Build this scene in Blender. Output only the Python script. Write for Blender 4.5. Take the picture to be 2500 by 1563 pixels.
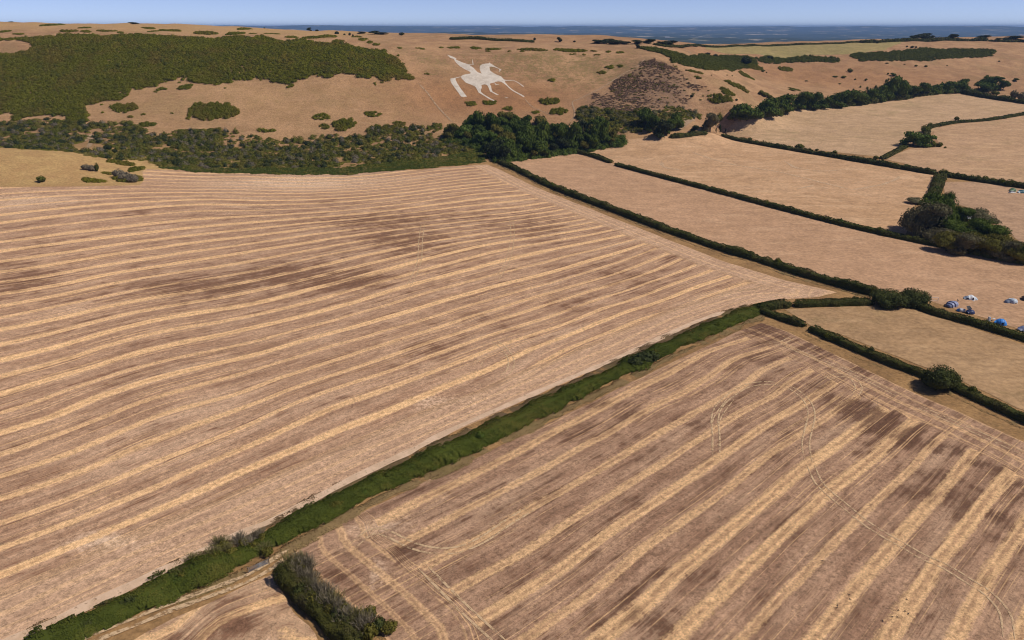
import bpy, bmesh, math, random
import numpy as np
from mathutils import Vector, Matrix
from mathutils.geometry import delaunay_2d_cdt, tessellate_polygon

for o in list(bpy.data.objects): bpy.data.objects.remove(o)
scene = bpy.context.scene
COL = scene.collection
rng = np.random.default_rng(7)
random.seed(7)

# ------------------------------------------------------------------ camera
cam_d = bpy.data.cameras.new('drone_camera'); cam = bpy.data.objects.new('drone_camera', cam_d); COL.objects.link(cam)
cam_d.sensor_fit = 'HORIZONTAL'; cam_d.angle = 2*math.atan(1250/1785)
cam_d.clip_start = 1.0; cam_d.clip_end = 120000
cam.location = (0, 0, 100); cam.rotation_euler = (math.pi/2-math.atan(715.5/1785), 0, 0)
scene.camera = cam

# ------------------------------------------------------------------ sky and sun
SUN_AZ, SUN_EL = math.radians(102), math.radians(50)     # azimuth clockwise from +Y (view direction)
w = bpy.data.worlds.new('World'); scene.world = w; w.use_nodes = True
nt = w.node_tree; bg = nt.nodes['Background']
sky = nt.nodes.new('ShaderNodeTexSky'); sky.sky_type = 'NISHITA'; sky.sun_disc = False
sky.sun_elevation = SUN_EL; sky.sun_rotation = SUN_AZ
sky.altitude = 170; sky.air_density = 0.33; sky.dust_density = 0.0; sky.ozone_density = 0.6
tint = nt.nodes.new('ShaderNodeMix'); tint.data_type = 'RGBA'; tint.blend_type = 'MULTIPLY'; tint.inputs[0].default_value = 1.0; tint.inputs[7].default_value = (1.04, .95, 1.06, 1)
nt.links.new(sky.outputs[0], tint.inputs[6]); nt.links.new(tint.outputs[2], bg.inputs[0]); bg.inputs[1].default_value = 0.108
sun_d = bpy.data.lights.new('sun', 'SUN'); sun = bpy.data.objects.new('sun', sun_d); COL.objects.link(sun)
sun_d.energy = 3.8; sun_d.angle = math.radians(0.5); sun_d.color = (1.0, 0.92, 0.80)
sd = Vector((math.sin(SUN_AZ)*math.cos(SUN_EL), math.cos(SUN_AZ)*math.cos(SUN_EL), math.sin(SUN_EL)))
sun.rotation_euler = sd.to_track_quat('Z', 'Y').to_euler(); sun.location = sd*400
vs = scene.view_settings; vs.view_transform = 'Standard'; vs.look = 'None'; vs.exposure = 0.0; vs.gamma = 1.0
vs.use_curve_mapping = False
scene.render.engine = 'CYCLES'
scene.cycles.max_bounces = 6; scene.cycles.diffuse_bounces = 2; scene.cycles.transparent_max_bounces = 6
scene.cycles.volume_bounces = 0
scene.cycles.pixel_filter_type = 'BLACKMAN_HARRIS'; scene.cycles.filter_width = 1.1

# ------------------------------------------------------------------ ground plan of the place, in metres (x east of view, y away, z up)
G_fields={'big':[[-465.5,422.7],[-329.2,468.1],[-283.1,479.3],[-251.2,491.3],[-254.9,506.4],[-266.2,528.0],[-266.4,537.0],[-244.1,540.3],[-219.4,536.0],[-172.7,525.5],[-124.6,527.0],[-65.3,542.1],[-19.4,570.4],[-10.8,555.4],[13.9,492.8],[48.7,421.5],[75.9,365.5],[97.0,322.2],[116.3,294.6],[132.2,279.6],[122.6,274.3],[105.0,270.5],[96.2,267.8],[80.5,257.6],[64.3,244.2],[36.0,216.3],[7.5,190.4],[-15.6,169.2],[-34.8,150.9],[-49.9,135.5],[-68.7,117.8],[-79.6,106.7],[-86.0,100.1],[-93.3,92.8],[-110.9,75.3],[-201.8,102.0],[-358.0,231.6]],'right':[[91.3,246.9],[81.4,239.9],[45.4,207.5],[16.7,180.1],[-6.3,159.5],[-25.3,142.1],[-36.7,132.0],[-44.5,124.5],[-44.1,121.3],[-39.8,116.2],[-33.1,109.6],[-26.9,103.4],[-20.6,96.3],[-9.5,82.2],[32.3,72.9],[90.1,79.4],[145.2,129.2],[132.7,164.0],[127.0,176.2],[118.4,191.4],[109.7,211.3],[97.6,238.4]],'gatefield':[[-46.7,115.7],[-50.5,113.1],[-55.0,109.1],[-59.6,104.8],[-65.1,99.8],[-67.7,95.8],[-59.0,89.6],[-44.4,87.9],[-26.8,89.6],[-32.4,96.6],[-40.1,104.5],[-43.9,109.7],[-46.7,113.2]],'strip':[[-1.4,593.8],[25.6,631.9],[42.8,646.6],[56.9,637.8],[78.1,588.1],[103.3,523.3],[133.6,465.9],[165.5,405.5],[197.2,358.2],[209.9,342.3],[220.0,328.2],[251.2,295.9],[198.2,224.9],[183.9,242.9],[166.5,272.4],[155.8,285.2],[148.3,287.8],[129.2,307.8],[123.8,319.0],[103.5,352.1],[71.6,417.4],[51.2,458.1],[24.5,521.6]],'mid':[[58.0,652.8],[93.1,652.1],[130.1,653.4],[182.6,670.1],[214.2,658.9],[232.9,636.4],[262.2,577.2],[295.9,518.9],[271.8,478.5],[233.5,426.7],[202.8,371.7],[185.7,396.6],[171.4,421.5],[137.9,482.6],[107.5,546.0],[84.2,595.9]],'pale':[[210.0,734.1],[238.1,741.2],[295.6,823.3],[387.3,877.3],[497.4,950.5],[578.6,982.2],[599.7,889.7],[645.1,828.4],[593.5,821.2],[472.9,771.1],[416.2,737.1],[378.8,688.5],[332.5,640.7],[297.0,595.5],[267.7,632.7],[227.7,678.3]],'east':[[645.1,828.4],[531.9,783.7],[462.7,753.3],[409.2,720.2],[391.3,686.4],[367.8,628.9],[339.1,625.1],[298.0,583.3],[309.5,536.2],[345.6,500.4],[377.0,464.6]],'camp':[[296.3,495.1],[313.4,495.0],[330.5,476.7],[355.6,435.9],[259.8,307.3],[253.5,340.0],[274.0,415.0],[269.5,442.0]],'paddock':[[106.4,257.2],[127.5,259.8],[137.6,260.7],[148.9,260.7],[158.8,243.7],[171.1,223.2],[181.4,202.5],[156.7,169.5],[145.7,184.0],[139.2,203.9],[132.2,213.2],[126.1,223.2],[118.2,237.8],[110.8,245.7]]}
G_rows_big=[[0,-312.2,441.0],[0,-173.7,473.6],[2,-287.0,402.1],[2,-166.8,453.1],[3,-274.0,382.4],[3,-244.5,415.7],[3,-194.3,442.3],[4,-259.7,360.7],[4,-246.1,379.1],[4,-213.8,410.1],[4,-157.3,424.8],[6,-238.3,327.7],[6,-147.1,395.0],[8,-217.7,296.1],[8,-205.9,310.7],[8,-186.3,336.1],[8,-166.2,352.5],[8,-137.4,366.1],[10,-200.9,270.1],[10,-185.7,287.5],[10,-164.8,314.4],[10,-135.9,333.8],[11,-192.3,256.7],[11,-182.0,269.9],[11,-171.2,290.3],[11,-159.3,302.5],[12,-185.1,245.6],[12,-173.7,260.9],[12,-161.0,278.0],[12,-130.1,300.2],[12,-117.1,306.1],[13,-177.9,234.5],[13,-163.5,253.5],[13,-150.9,270.8],[13,-130.3,283.4],[15,-162.1,210.0],[15,-149.5,226.4],[15,-140.6,241.3],[15,-129.8,252.3],[15,-103.0,264.7],[16,-154.7,198.6],[16,-146.7,209.6],[16,-139.3,224.5],[16,-130.1,236.2],[16,-114.9,245.2],[16,-98.9,252.5],[17,-147.3,187.2],[17,-139.7,200.3],[17,-131.6,211.8],[17,-122.3,223.0],[17,-109.8,232.3],[17,-95.4,242.0],[18,-140.6,176.8],[18,-131.7,192.1],[18,-122.9,207.7],[18,-112.0,218.0],[18,-90.7,228.1],[19,-133.8,166.4],[19,-125.9,174.3],[19,-120.4,188.7],[19,-111.9,200.7],[19,-100.8,210.2],[19,-87.4,218.2],[20,-126.8,155.6],[20,-117.9,168.0],[20,-109.3,180.7],[20,-83.4,206.4],[21,-121.3,147.0],[21,-110.4,158.5],[21,-102.5,171.4],[21,-94.0,182.0],[21,-78.5,192.1],[22,-115.3,137.8],[22,-105.7,146.4],[22,-95.6,161.5],[22,-75.3,182.8],[23,-110.3,129.9],[23,-101.1,138.3],[23,-94.1,146.2],[23,-84.0,158.6],[23,-71.6,171.8],[24,-105.1,121.8],[24,-95.2,131.0],[24,-84.5,141.9],[24,-68.0,161.1],[25,-100.6,114.8],[25,-88.7,125.3],[25,-78.1,135.9],[25,-64.5,150.8],[26,-95.2,106.4],[26,-87.5,114.2],[26,-76.8,125.4],[26,-61.0,140.3],[8,-104.0,380.9],[8,-66.6,397.4],[8,-12.1,424.6],[18,-67.1,245.8],[18,-51.8,259.7],[18,-35.0,275.9],[18,-8.8,299.8],[19,-69.8,233.1],[19,-47.2,250.1],[19,-27.7,267.0],[19,-8.4,284.9],[20,-62.2,224.8],[20,-42.6,239.6],[20,-8.0,269.5],[21,-57.0,213.9],[21,-40.9,228.4],[21,-25.4,241.1],[21,-7.7,258.1],[22,-57.0,202.7],[22,-41.6,215.5],[22,-27.2,229.7],[22,-7.5,247.5],[23,-64.8,182.9],[23,-46.5,200.3],[23,-7.2,235.5],[24,-50.5,182.9],[24,-35.9,195.9],[24,-22.4,208.2],[24,-6.8,223.1],[25,-65.0,152.3],[25,-52.0,163.7],[25,-37.6,177.3],[25,-23.3,191.7],[25,-6.4,207.6],[26,-61.2,141.0],[26,-46.1,156.1],[26,-31.8,168.6],[26,-6.1,193.8],[18,20.6,324.8],[18,41.2,340.7],[18,63.0,359.6],[20,-8.1,270.4],[20,18.8,292.1],[20,50.4,322.3],[20,72.9,346.3],[21,25.3,288.0],[21,56.7,314.9],[21,78.0,336.5],[22,10.9,262.8],[22,38.6,286.0],[22,62.7,307.7],[22,83.0,331.2],[23,16.6,254.4],[23,44.5,280.0],[23,68.5,300.9],[23,91.4,324.6],[24,15.9,241.7],[24,42.7,266.8],[24,74.6,296.4],[24,97.6,317.1],[25,15.3,230.0],[25,41.2,256.3],[25,71.4,281.9],[25,98.1,303.0],[26,20.5,226.0],[26,46.0,248.1],[26,71.6,268.6],[17,30.0,349.1],[17,61.1,368.9],[16,-9.8,335.3],[16,56.7,380.4],[15,-10.1,349.3],[15,49.7,387.3],[8.5,-11.9,416.3],[8.5,12.0,428.6],[-3,-159.2,496.5],[-3,-94.2,505.0],[-3,-28.7,544.9],[1,-170.7,464.6],[1,-108.5,466.5],[1,-26.8,505.1],[5,-152.4,410.6],[5,-98.5,420.0],[5,-24.8,464.9]]
G_rows_right=[[0,73.2,176.5],[0,81.7,183.9],[1,68.1,161.5],[1,80.2,171.3],[1,100.3,189.4],[2,61.9,143.1],[2,73.2,154.0],[2,82.9,163.0],[2,107.9,184.4],[3,56.2,126.2],[3,71.7,141.2],[3,84.7,151.8],[3,98.8,164.6],[3,110.7,175.6],[4,50.3,108.6],[4,56.8,113.9],[4,74.6,130.5],[4,89.0,144.4],[4,109.7,164.6],[4,115.4,168.7],[5,53.5,98.8],[5,67.9,113.9],[5,80.4,125.1],[5,99.4,142.4],[5,119.3,161.5],[6,65.3,98.3],[6,78.4,110.8],[6,87.8,120.0],[6,98.9,130.0],[6,113.3,143.7],[6,124.4,153.3],[7,77.6,98.3],[7,89.3,110.8],[7,99.7,120.0],[7,111.6,131.6],[0,73.2,176.5],[0,49.3,154.7],[0,30.2,136.9],[0,16.0,123.0],[0,3.9,111.2],[1,45.4,139.3],[1,27.9,123.6],[1,9.8,105.3],[2,61.7,142.4],[2,45.8,127.2],[2,32.9,115.3],[2,18.2,101.0],[3,41.3,110.8],[3,29.6,99.5],[4,50.0,107.8],[4,40.2,98.3],[-1,75.9,188.9],[-1,52.8,168.7],[-1,37.1,154.0],[-1,19.3,137.5],[-1,4.2,122.5],[-2,63.2,190.9],[-2,34.9,164.6],[-2,16.4,147.0],[-2,4.6,136.9],[-3,48.5,188.9],[-3,27.1,169.6],[-3,4.9,149.1],[-4,32.6,189.9],[-4,14.3,172.1],[-4,5.3,163.8],[-4,-21.5,138.1],[-4,5.3,163.8],[-2,-12.8,121.0],[-2,4.6,136.3],[-1,35.0,151.9],[-1,62.3,178.5],[-1,95.6,208.7],[-2,37.9,168.0],[-2,69.8,196.3],[-2,91.5,216.0],[-3,41.2,186.1],[-3,73.4,217.3],[-4,43.8,200.6],[-4,75.3,227.8]]
G_soil_big=[[-200.9,285.4,14.6,24.3,0.8],[-217.5,306.6,9.8,14.7,0.5],[-171.1,312.3,17.4,14.0,0.2],[-151.1,292.2,17.7,17.0,0.6],[-124.5,285.7,21.4,20.3,0.7],[-128.2,203.4,12.1,7.1,0.3],[-143.4,210.9,3.7,7.3,0.5],[-218.3,419.6,9.0,9.9,0.7],[-225.0,343.2,13.8,11.7,0.3],[-292.6,441.2,46.8,28.8,-0.5],[-166.3,258.6,5.5,8.9,-0.4],[-75.3,395.6,44.9,27.8,0.8],[-51.6,352.1,32.3,29.1,0.9],[-92.6,295.8,34.8,24.9,0.6],[-63.9,290.7,20.3,15.5,0.9],[-113.5,443.1,12.2,9.5,0.8],[-149.4,501.3,100.7,35.8,-0.6],[-104.2,311.3,22.4,18.4,0.4],[-26.4,403.9,22.9,20.1,0.5],[-26.6,224.3,10.9,8.1,0.7],[-56.3,210.9,5.2,4.9,0.5],[-38.0,209.4,10.3,4.8,0.3],[-13.1,252.2,7.2,10.0,0.6],[10.7,379.8,26.0,33.1,0.6],[34.3,310.2,28.9,19.8,0.4],[53.1,292.3,17.1,15.5,0.5],[23.7,266.6,15.8,11.3,0.4],[-3.3,242.9,7.0,9.4,0.7],[74.9,332.5,9.2,11.0,0.3],[54.1,259.8,7.4,5.3,0.4],[60.9,234.5,17.0,9.0,-0.3],[-86.2,123.8,8.4,3.1,-0.9],[-96.6,114.5,4.7,1.8,0.4],[-92.8,160.0,6.1,3.1,0.5],[-105.9,131.2,5.2,3.3,0.3],[-72.3,122.9,16.8,6.3,-0.2],[-25.0,185.9,7.0,5.0,-0.6],[-11.1,186.8,9.4,6.1,-0.4]]
G_soil_right=[[96.7,181.1,6.8,7.8,0.9],[101.0,174.7,5.8,6.4,1.0],[104.6,166.2,6.4,7.6,1.0],[111.8,161.5,4.2,4.8,0.9],[114.8,154.0,4.8,5.2,0.9],[118.0,145.0,5.0,8.9,0.9],[104.2,147.7,5.8,7.0,0.6],[100.3,137.5,7.3,9.5,0.5],[106.9,130.5,3.2,3.4,0.8],[101.3,122.5,2.7,5.2,0.6],[92.5,163.8,5.0,6.6,0.5],[93.1,141.2,5.6,5.8,0.4],[90.6,188.9,6.6,4.1,0.7],[79.3,116.2,1.9,2.9,0.4],[92.7,111.2,2.5,2.2,0.5],[117.9,176.5,13.4,3.7,0.3],[60.7,120.0,9.9,5.1,-0.2],[17.0,102.5,5.3,3.6,1.0],[22.0,106.6,3.6,2.5,0.7],[29.0,115.3,3.8,2.3,0.5],[27.3,102.5,7.4,3.6,0.8],[18.4,168.7,10.8,4.3,0.6],[28.4,137.5,5.5,2.4,0.6],[39.5,178.3,13.5,3.7,0.5],[9.0,118.1,4.9,2.4,0.5],[45.1,154.0,8.0,2.9,0.4],[55.8,143.1,3.0,2.6,0.5],[39.7,113.0,4.7,3.7,0.4],[8.4,139.9,4.5,2.5,0.5],[24.4,184.9,11.6,5.0,0.7],[-33.7,114.4,4.8,2.8,1.0],[-28.9,109.5,3.7,2.6,0.8],[-22.3,122.0,5.0,2.6,0.7],[-14.1,116.2,4.8,2.9,0.6],[-20.3,143.7,9.5,2.6,0.6],[-6.3,123.6,6.8,2.6,0.6],[-1.1,113.9,4.8,2.8,0.6],[-8.5,135.1,9.0,3.6,0.4],[0.4,102.9,4.4,2.4,0.5],[-22.3,106.5,3.6,3.4,0.5],[-28.9,129.4,10.5,4.5,-0.5],[-26.4,113.0,1.9,9.5,-0.7],[88.8,240.8,11.6,9.4,1.0],[102.5,223.8,13.6,8.2,0.9],[108.9,207.5,10.2,4.8,0.8],[82.5,216.0,7.9,5.1,0.6],[94.2,196.3,7.3,5.5,0.7],[98.2,183.1,6.9,5.9,0.8],[99.6,171.4,6.5,8.0,0.9],[52.2,174.0,5.3,5.4,0.5],[83.7,204.0,7.6,4.7,0.4]]
G_hedges={'strip':[[[-96.9,84.4],[-81.7,97.2],[-76.7,101.5],[-65.7,111.2],[-59.3,116.5],[-53.0,122.0],[-47.9,127.8],[-42.1,134.2],[-33.4,143.7],[-24.8,150.8],[-14.8,159.5],[7.2,181.1],[34.6,206.8],[47.7,219.9],[61.5,232.3],[77.3,246.3],[91.6,258.7],[95.7,260.9]],7.2,1.5],'strip_top':[[[94.2,259.6],[100.9,262.8],[106.8,264.2]],6,2.6],'A':[[[-17.0,604.6],[-7.9,576.2],[3.5,550.2],[25.9,489.5],[49.4,441.4],[69.0,401.7],[85.8,368.8],[100.7,342.0],[114.5,321.0],[126.5,301.0],[138.1,285.3],[145.4,276.5]],5.0,3.2],'B1':[[[47.4,644.8],[67.9,621.5],[79.6,592.7]],5,3.0],'B2':[[[82.0,580.3],[104.1,528.5],[134.2,469.1],[159.0,421.9],[180.3,384.5],[197.8,359.9],[212.0,343.0]],4.5,3.0],'C':[[[190.1,676.7],[208.9,667.4],[235.0,643.3],[257.2,607.0],[274.7,569.0],[291.5,537.8],[301.7,522.1]],6.5,3.4],'C2':[[[303.8,517.7],[317.1,502.0],[330.2,485.7],[341.2,472.6],[353.5,451.5]],6.5,3.4],'D':[[[300.1,512.5],[280.7,481.2],[258.4,444.5]],8,3.2],'E':[[[292.6,583.5],[336.3,635.7]],6,2.2],'F':[[[375.0,675.8],[399.8,720.4],[417.2,735.7],[445.1,752.5],[463.3,754.9],[490.2,764.6],[538.2,794.3],[601.9,834.0]],6,2.8],'G':[[[581.7,984.0],[580.9,932.5],[590.3,876.1],[607.8,843.1]],9,5],'H':[[[109.0,263.4],[119.6,264.8],[129.6,265.3],[139.7,265.8]],4.5,2.8],'J':[[[94.2,256.9],[99.6,249.5],[104.9,242.9]],4,2.6],'K':[[[106.1,239.5],[112.9,226.0],[120.6,212.1],[126.6,202.9],[132.0,194.0],[136.1,184.2],[139.9,175.7],[146.2,163.1]],3.8,2.5],'L':[[[154.5,269.1],[157.8,256.6],[166.9,245.1],[176.1,231.4],[185.9,218.4]],4.2,2.8],'N':[[[138.7,653.5],[152.7,656.8],[172.5,666.7]],7,3.5],'front':[[[-45.0,114.4],[-42.5,111.5],[-39.5,108.4],[-36.9,105.5],[-34.0,102.6],[-30.8,99.4],[-27.9,96.5],[-23.7,92.4],[-19.6,88.3]],3.2,2.9],'sky1':[[[-74.8,945.6],[-51.1,951.2],[-25.3,954.1],[0.7,955.0],[26.7,955.6]],8,3.0],'sky2':[[[176.4,960.8],[222.3,1044.0],[273.0,1127.0],[318.0,1154.7],[356.3,1184.5],[415.3,1222.6],[467.4,1234.8],[522.4,1252.1],[565.7,1267.6]],9,2.5],'sky3':[[[561.4,1258.1],[607.0,1277.4],[651.4,1296.8],[704.1,1320.1],[770.2,1346.1],[819.3,1353.4]],10,4.5],'sky4':[[[820.8,1346.6],[848.0,1343.4],[879.2,1343.2]],7,3]}
G_tracks=[[[[51.3,158.5],[53.9,168.0],[55.3,174.9],[58.1,182.2],[63.0,189.0],[70.2,195.8],[76.7,197.9],[81.2,196.8]],1.8,0.44],[[[73.3,154.8],[75.8,163.2],[79.7,171.4],[83.1,178.5],[84.8,186.0],[83.8,193.1],[81.6,196.3]],1.8,0.44],[[[73.3,153.3],[72.5,145.0],[74.9,136.3],[76.6,131.1],[78.2,127.8],[81.4,123.0],[83.6,119.6],[86.2,117.2],[88.8,112.6],[90.4,109.5],[90.4,104.5],[87.3,98.3]],1.8,0.44],[[[97.8,233.4],[90.8,227.8],[86.8,229.2]],1.8,0.44],[[[91.3,227.8],[99.0,214.7],[106.9,202.9],[113.2,189.0]],1.8,0.44],[[[114.1,184.9],[118.4,177.4],[123.9,167.9],[129.0,158.4]],1.8,0.44],[[[96.0,200.6],[101.1,203.4],[104.2,201.2],[103.5,195.2],[100.3,190.0]],1.8,0.44],[[[-33.2,123.0],[-30.0,127.8],[-26.4,127.2],[-21.1,123.6],[-16.2,121.8],[-11.2,122.0],[-6.3,125.1],[-1.3,130.5],[4.6,136.3]],1.8,0.5],[[[-18.0,117.1],[-13.7,111.7],[-8.6,105.3],[-3.9,99.9],[-1.0,96.6]],1.8,0.5],[[[51.1,156.9],[52.9,163.8],[54.8,172.1],[57.3,178.3],[63.3,187.9]],1.8,0.33],[[[-11.2,209.4],[-9.4,215.4]],1.8,0.4],[[[-0.5,399.1],[0.3,372.8],[-0.5,342.6],[-2.6,316.5],[-7.2,291.2]],1.8,0.33],[[[-48.4,388.4],[-45.5,352.3],[-42.4,321.7],[-41.9,300.1],[-42.5,283.3]],1.8,0.4],[[[-6.2,229.9],[-2.6,222.9],[-0.4,215.0],[-0.6,207.5],[-2.9,201.5]],1.8,0.44]]
G_farm_track=[[-78.3,93.6],[-73.6,98.8],[-68.2,102.5],[-63.6,106.0],[-58.5,109.1],[-51.9,113.4],[-49.2,116.2],[-46.8,119.5],[-44.7,122.0]]
G_field_path=[[-94.5,92.1],[-87.8,98.2],[-85.8,99.7],[-79.3,106.1],[-73.9,111.1],[-68.3,116.8],[-59.5,125.3],[-49.6,134.3],[-37.4,148.2],[-25.9,159.5],[-15.7,170.6],[7.7,192.1],[36.2,217.8],[64.5,245.0],[80.2,257.6]]
G_hill_paths=[[[[53.2,696.8],[57.7,704.6],[59.1,715.9],[58.3,733.8],[64.2,739.5],[77.8,753.2],[91.7,766.3],[114.2,788.9],[128.5,798.7],[140.3,819.0]],1.3],[[[-92.8,762.1],[-83.1,748.1],[-70.4,726.2],[-55.0,698.8]],1.5],[[[11.0,745.5],[18.3,729.7],[27.6,719.7],[35.4,711.1]],1.0],[[[226.2,1026.9],[231.4,1025.7],[235.5,1011.1],[244.8,1012.0]],2.5],[[[145.1,669.8],[153.3,681.2],[160.4,692.1],[173.8,722.5]],8.0],[[[-366.3,637.3],[-370.8,658.1],[-344.7,604.1]],3.5]]
G_chalk={'rider':[[[-69.25,829.55],[-64.04,827.12],[-58.82,822.16],[-59.55,819.68],[-52.41,813.32],[-45.46,809.21],[-42.54,805.89],[-39.66,803.05],[-37.94,799.38],[-35.44,795.13],[-33.24,793.86],[-37.55,789.08],[-42.51,791.44],[-42.75,794.34],[-45.29,797.01],[-50.18,800.92],[-53.9,804.29],[-57.35,809.47],[-60.12,816.0],[-61.39,820.29],[-65.77,823.07]]],'body':[[[-42.63,794.36],[-37.74,794.16],[-33.24,793.86],[-31.06,792.59],[-22.17,796.21],[-22.22,798.42],[-19.01,794.95],[-15.06,792.29],[-11.13,789.66],[-9.54,786.17],[-7.96,783.03],[-7.36,780.53],[-7.53,777.6],[-11.38,777.37],[-14.07,777.94],[-17.11,775.96],[-19.0,774.42],[-21.28,773.58],[-22.39,772.1],[-25.6,770.52],[-27.71,771.12],[-30.73,769.91],[-33.65,766.28],[-37.09,766.79],[-40.23,769.32],[-46.45,772.17],[-49.72,776.55],[-51.42,779.74],[-51.97,782.78],[-50.6,786.12],[-48.01,788.6],[-42.7,791.42]]],'neck_and_head':[[[-31.06,792.59],[-32.0,795.08],[-33.25,799.83],[-33.75,805.21],[-32.79,809.73],[-30.88,811.95],[-27.33,813.02],[-24.54,813.16],[-23.8,815.3],[-22.87,813.39],[-21.74,812.44],[-18.08,808.16],[-13.25,803.23],[-10.87,801.26],[-12.04,800.32],[-12.21,798.63],[-13.96,797.59],[-12.81,799.7],[-13.24,801.89],[-14.44,803.55],[-18.44,806.2],[-21.62,807.22],[-23.59,806.73],[-23.07,801.37],[-22.22,798.42],[-22.17,796.21]]],'foreleg':[[[-7.36,780.53],[-6.76,776.18],[-3.66,770.01],[0.53,763.52],[6.17,756.72],[11.35,749.96],[12.44,748.36],[11.12,746.52],[5.4,754.72],[-0.61,762.48],[-5.19,769.94],[-9.05,774.94],[-11.38,777.37],[-9.08,778.96]],[[-7.96,783.03],[-5.25,782.49],[1.7,783.34],[2.47,782.82],[-2.16,781.46],[-5.63,780.28],[-7.55,780.15]],[[2.09,782.5],[5.93,779.38],[12.0,771.8],[11.22,770.75],[5.54,778.31],[1.7,781.74]]],'hind_leg':[[[-22.39,772.1],[-20.96,767.5],[-20.25,761.01],[-19.04,757.37],[-14.84,753.67],[-12.56,751.55],[-15.56,752.04],[-19.0,755.32],[-21.87,757.72],[-22.94,763.12],[-24.2,768.09],[-25.6,770.52],[-24.31,772.36]],[[-30.73,769.91],[-30.19,765.03],[-30.98,760.09],[-30.6,756.57],[-28.12,752.67],[-23.69,748.04],[-15.55,740.36],[-16.64,739.19],[-23.63,745.69],[-29.39,751.6],[-33.28,755.84],[-34.16,759.31],[-35.85,764.1],[-37.09,766.79],[-33.72,768.36]]],'hoof':[[[-7.3,747.66],[-5.06,746.68],[-3.19,745.25],[-5.42,745.16]]],'tail':[[[-57.17,779.59],[-52.36,782.93],[-52.12,781.99],[-57.1,778.24],[-56.83,774.91],[-55.13,770.49],[-52.54,764.87],[-47.94,756.02],[-44.24,747.7],[-47.46,746.46],[-49.72,747.08],[-53.13,754.99],[-57.35,762.98],[-60.78,769.64],[-61.97,773.41],[-62.26,776.84]]],'arm':[[[-45.47,809.45],[-41.13,809.99],[-42.22,821.47],[-41.7,821.53],[-40.24,809.59],[-45.02,808.35]]],'stirrup':[[[-18.43,774.81],[-17.86,774.84],[-15.7,771.69],[-12.84,772.33],[-12.83,771.6],[-15.49,770.61],[-17.19,769.66],[-16.46,771.15]]]}
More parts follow.
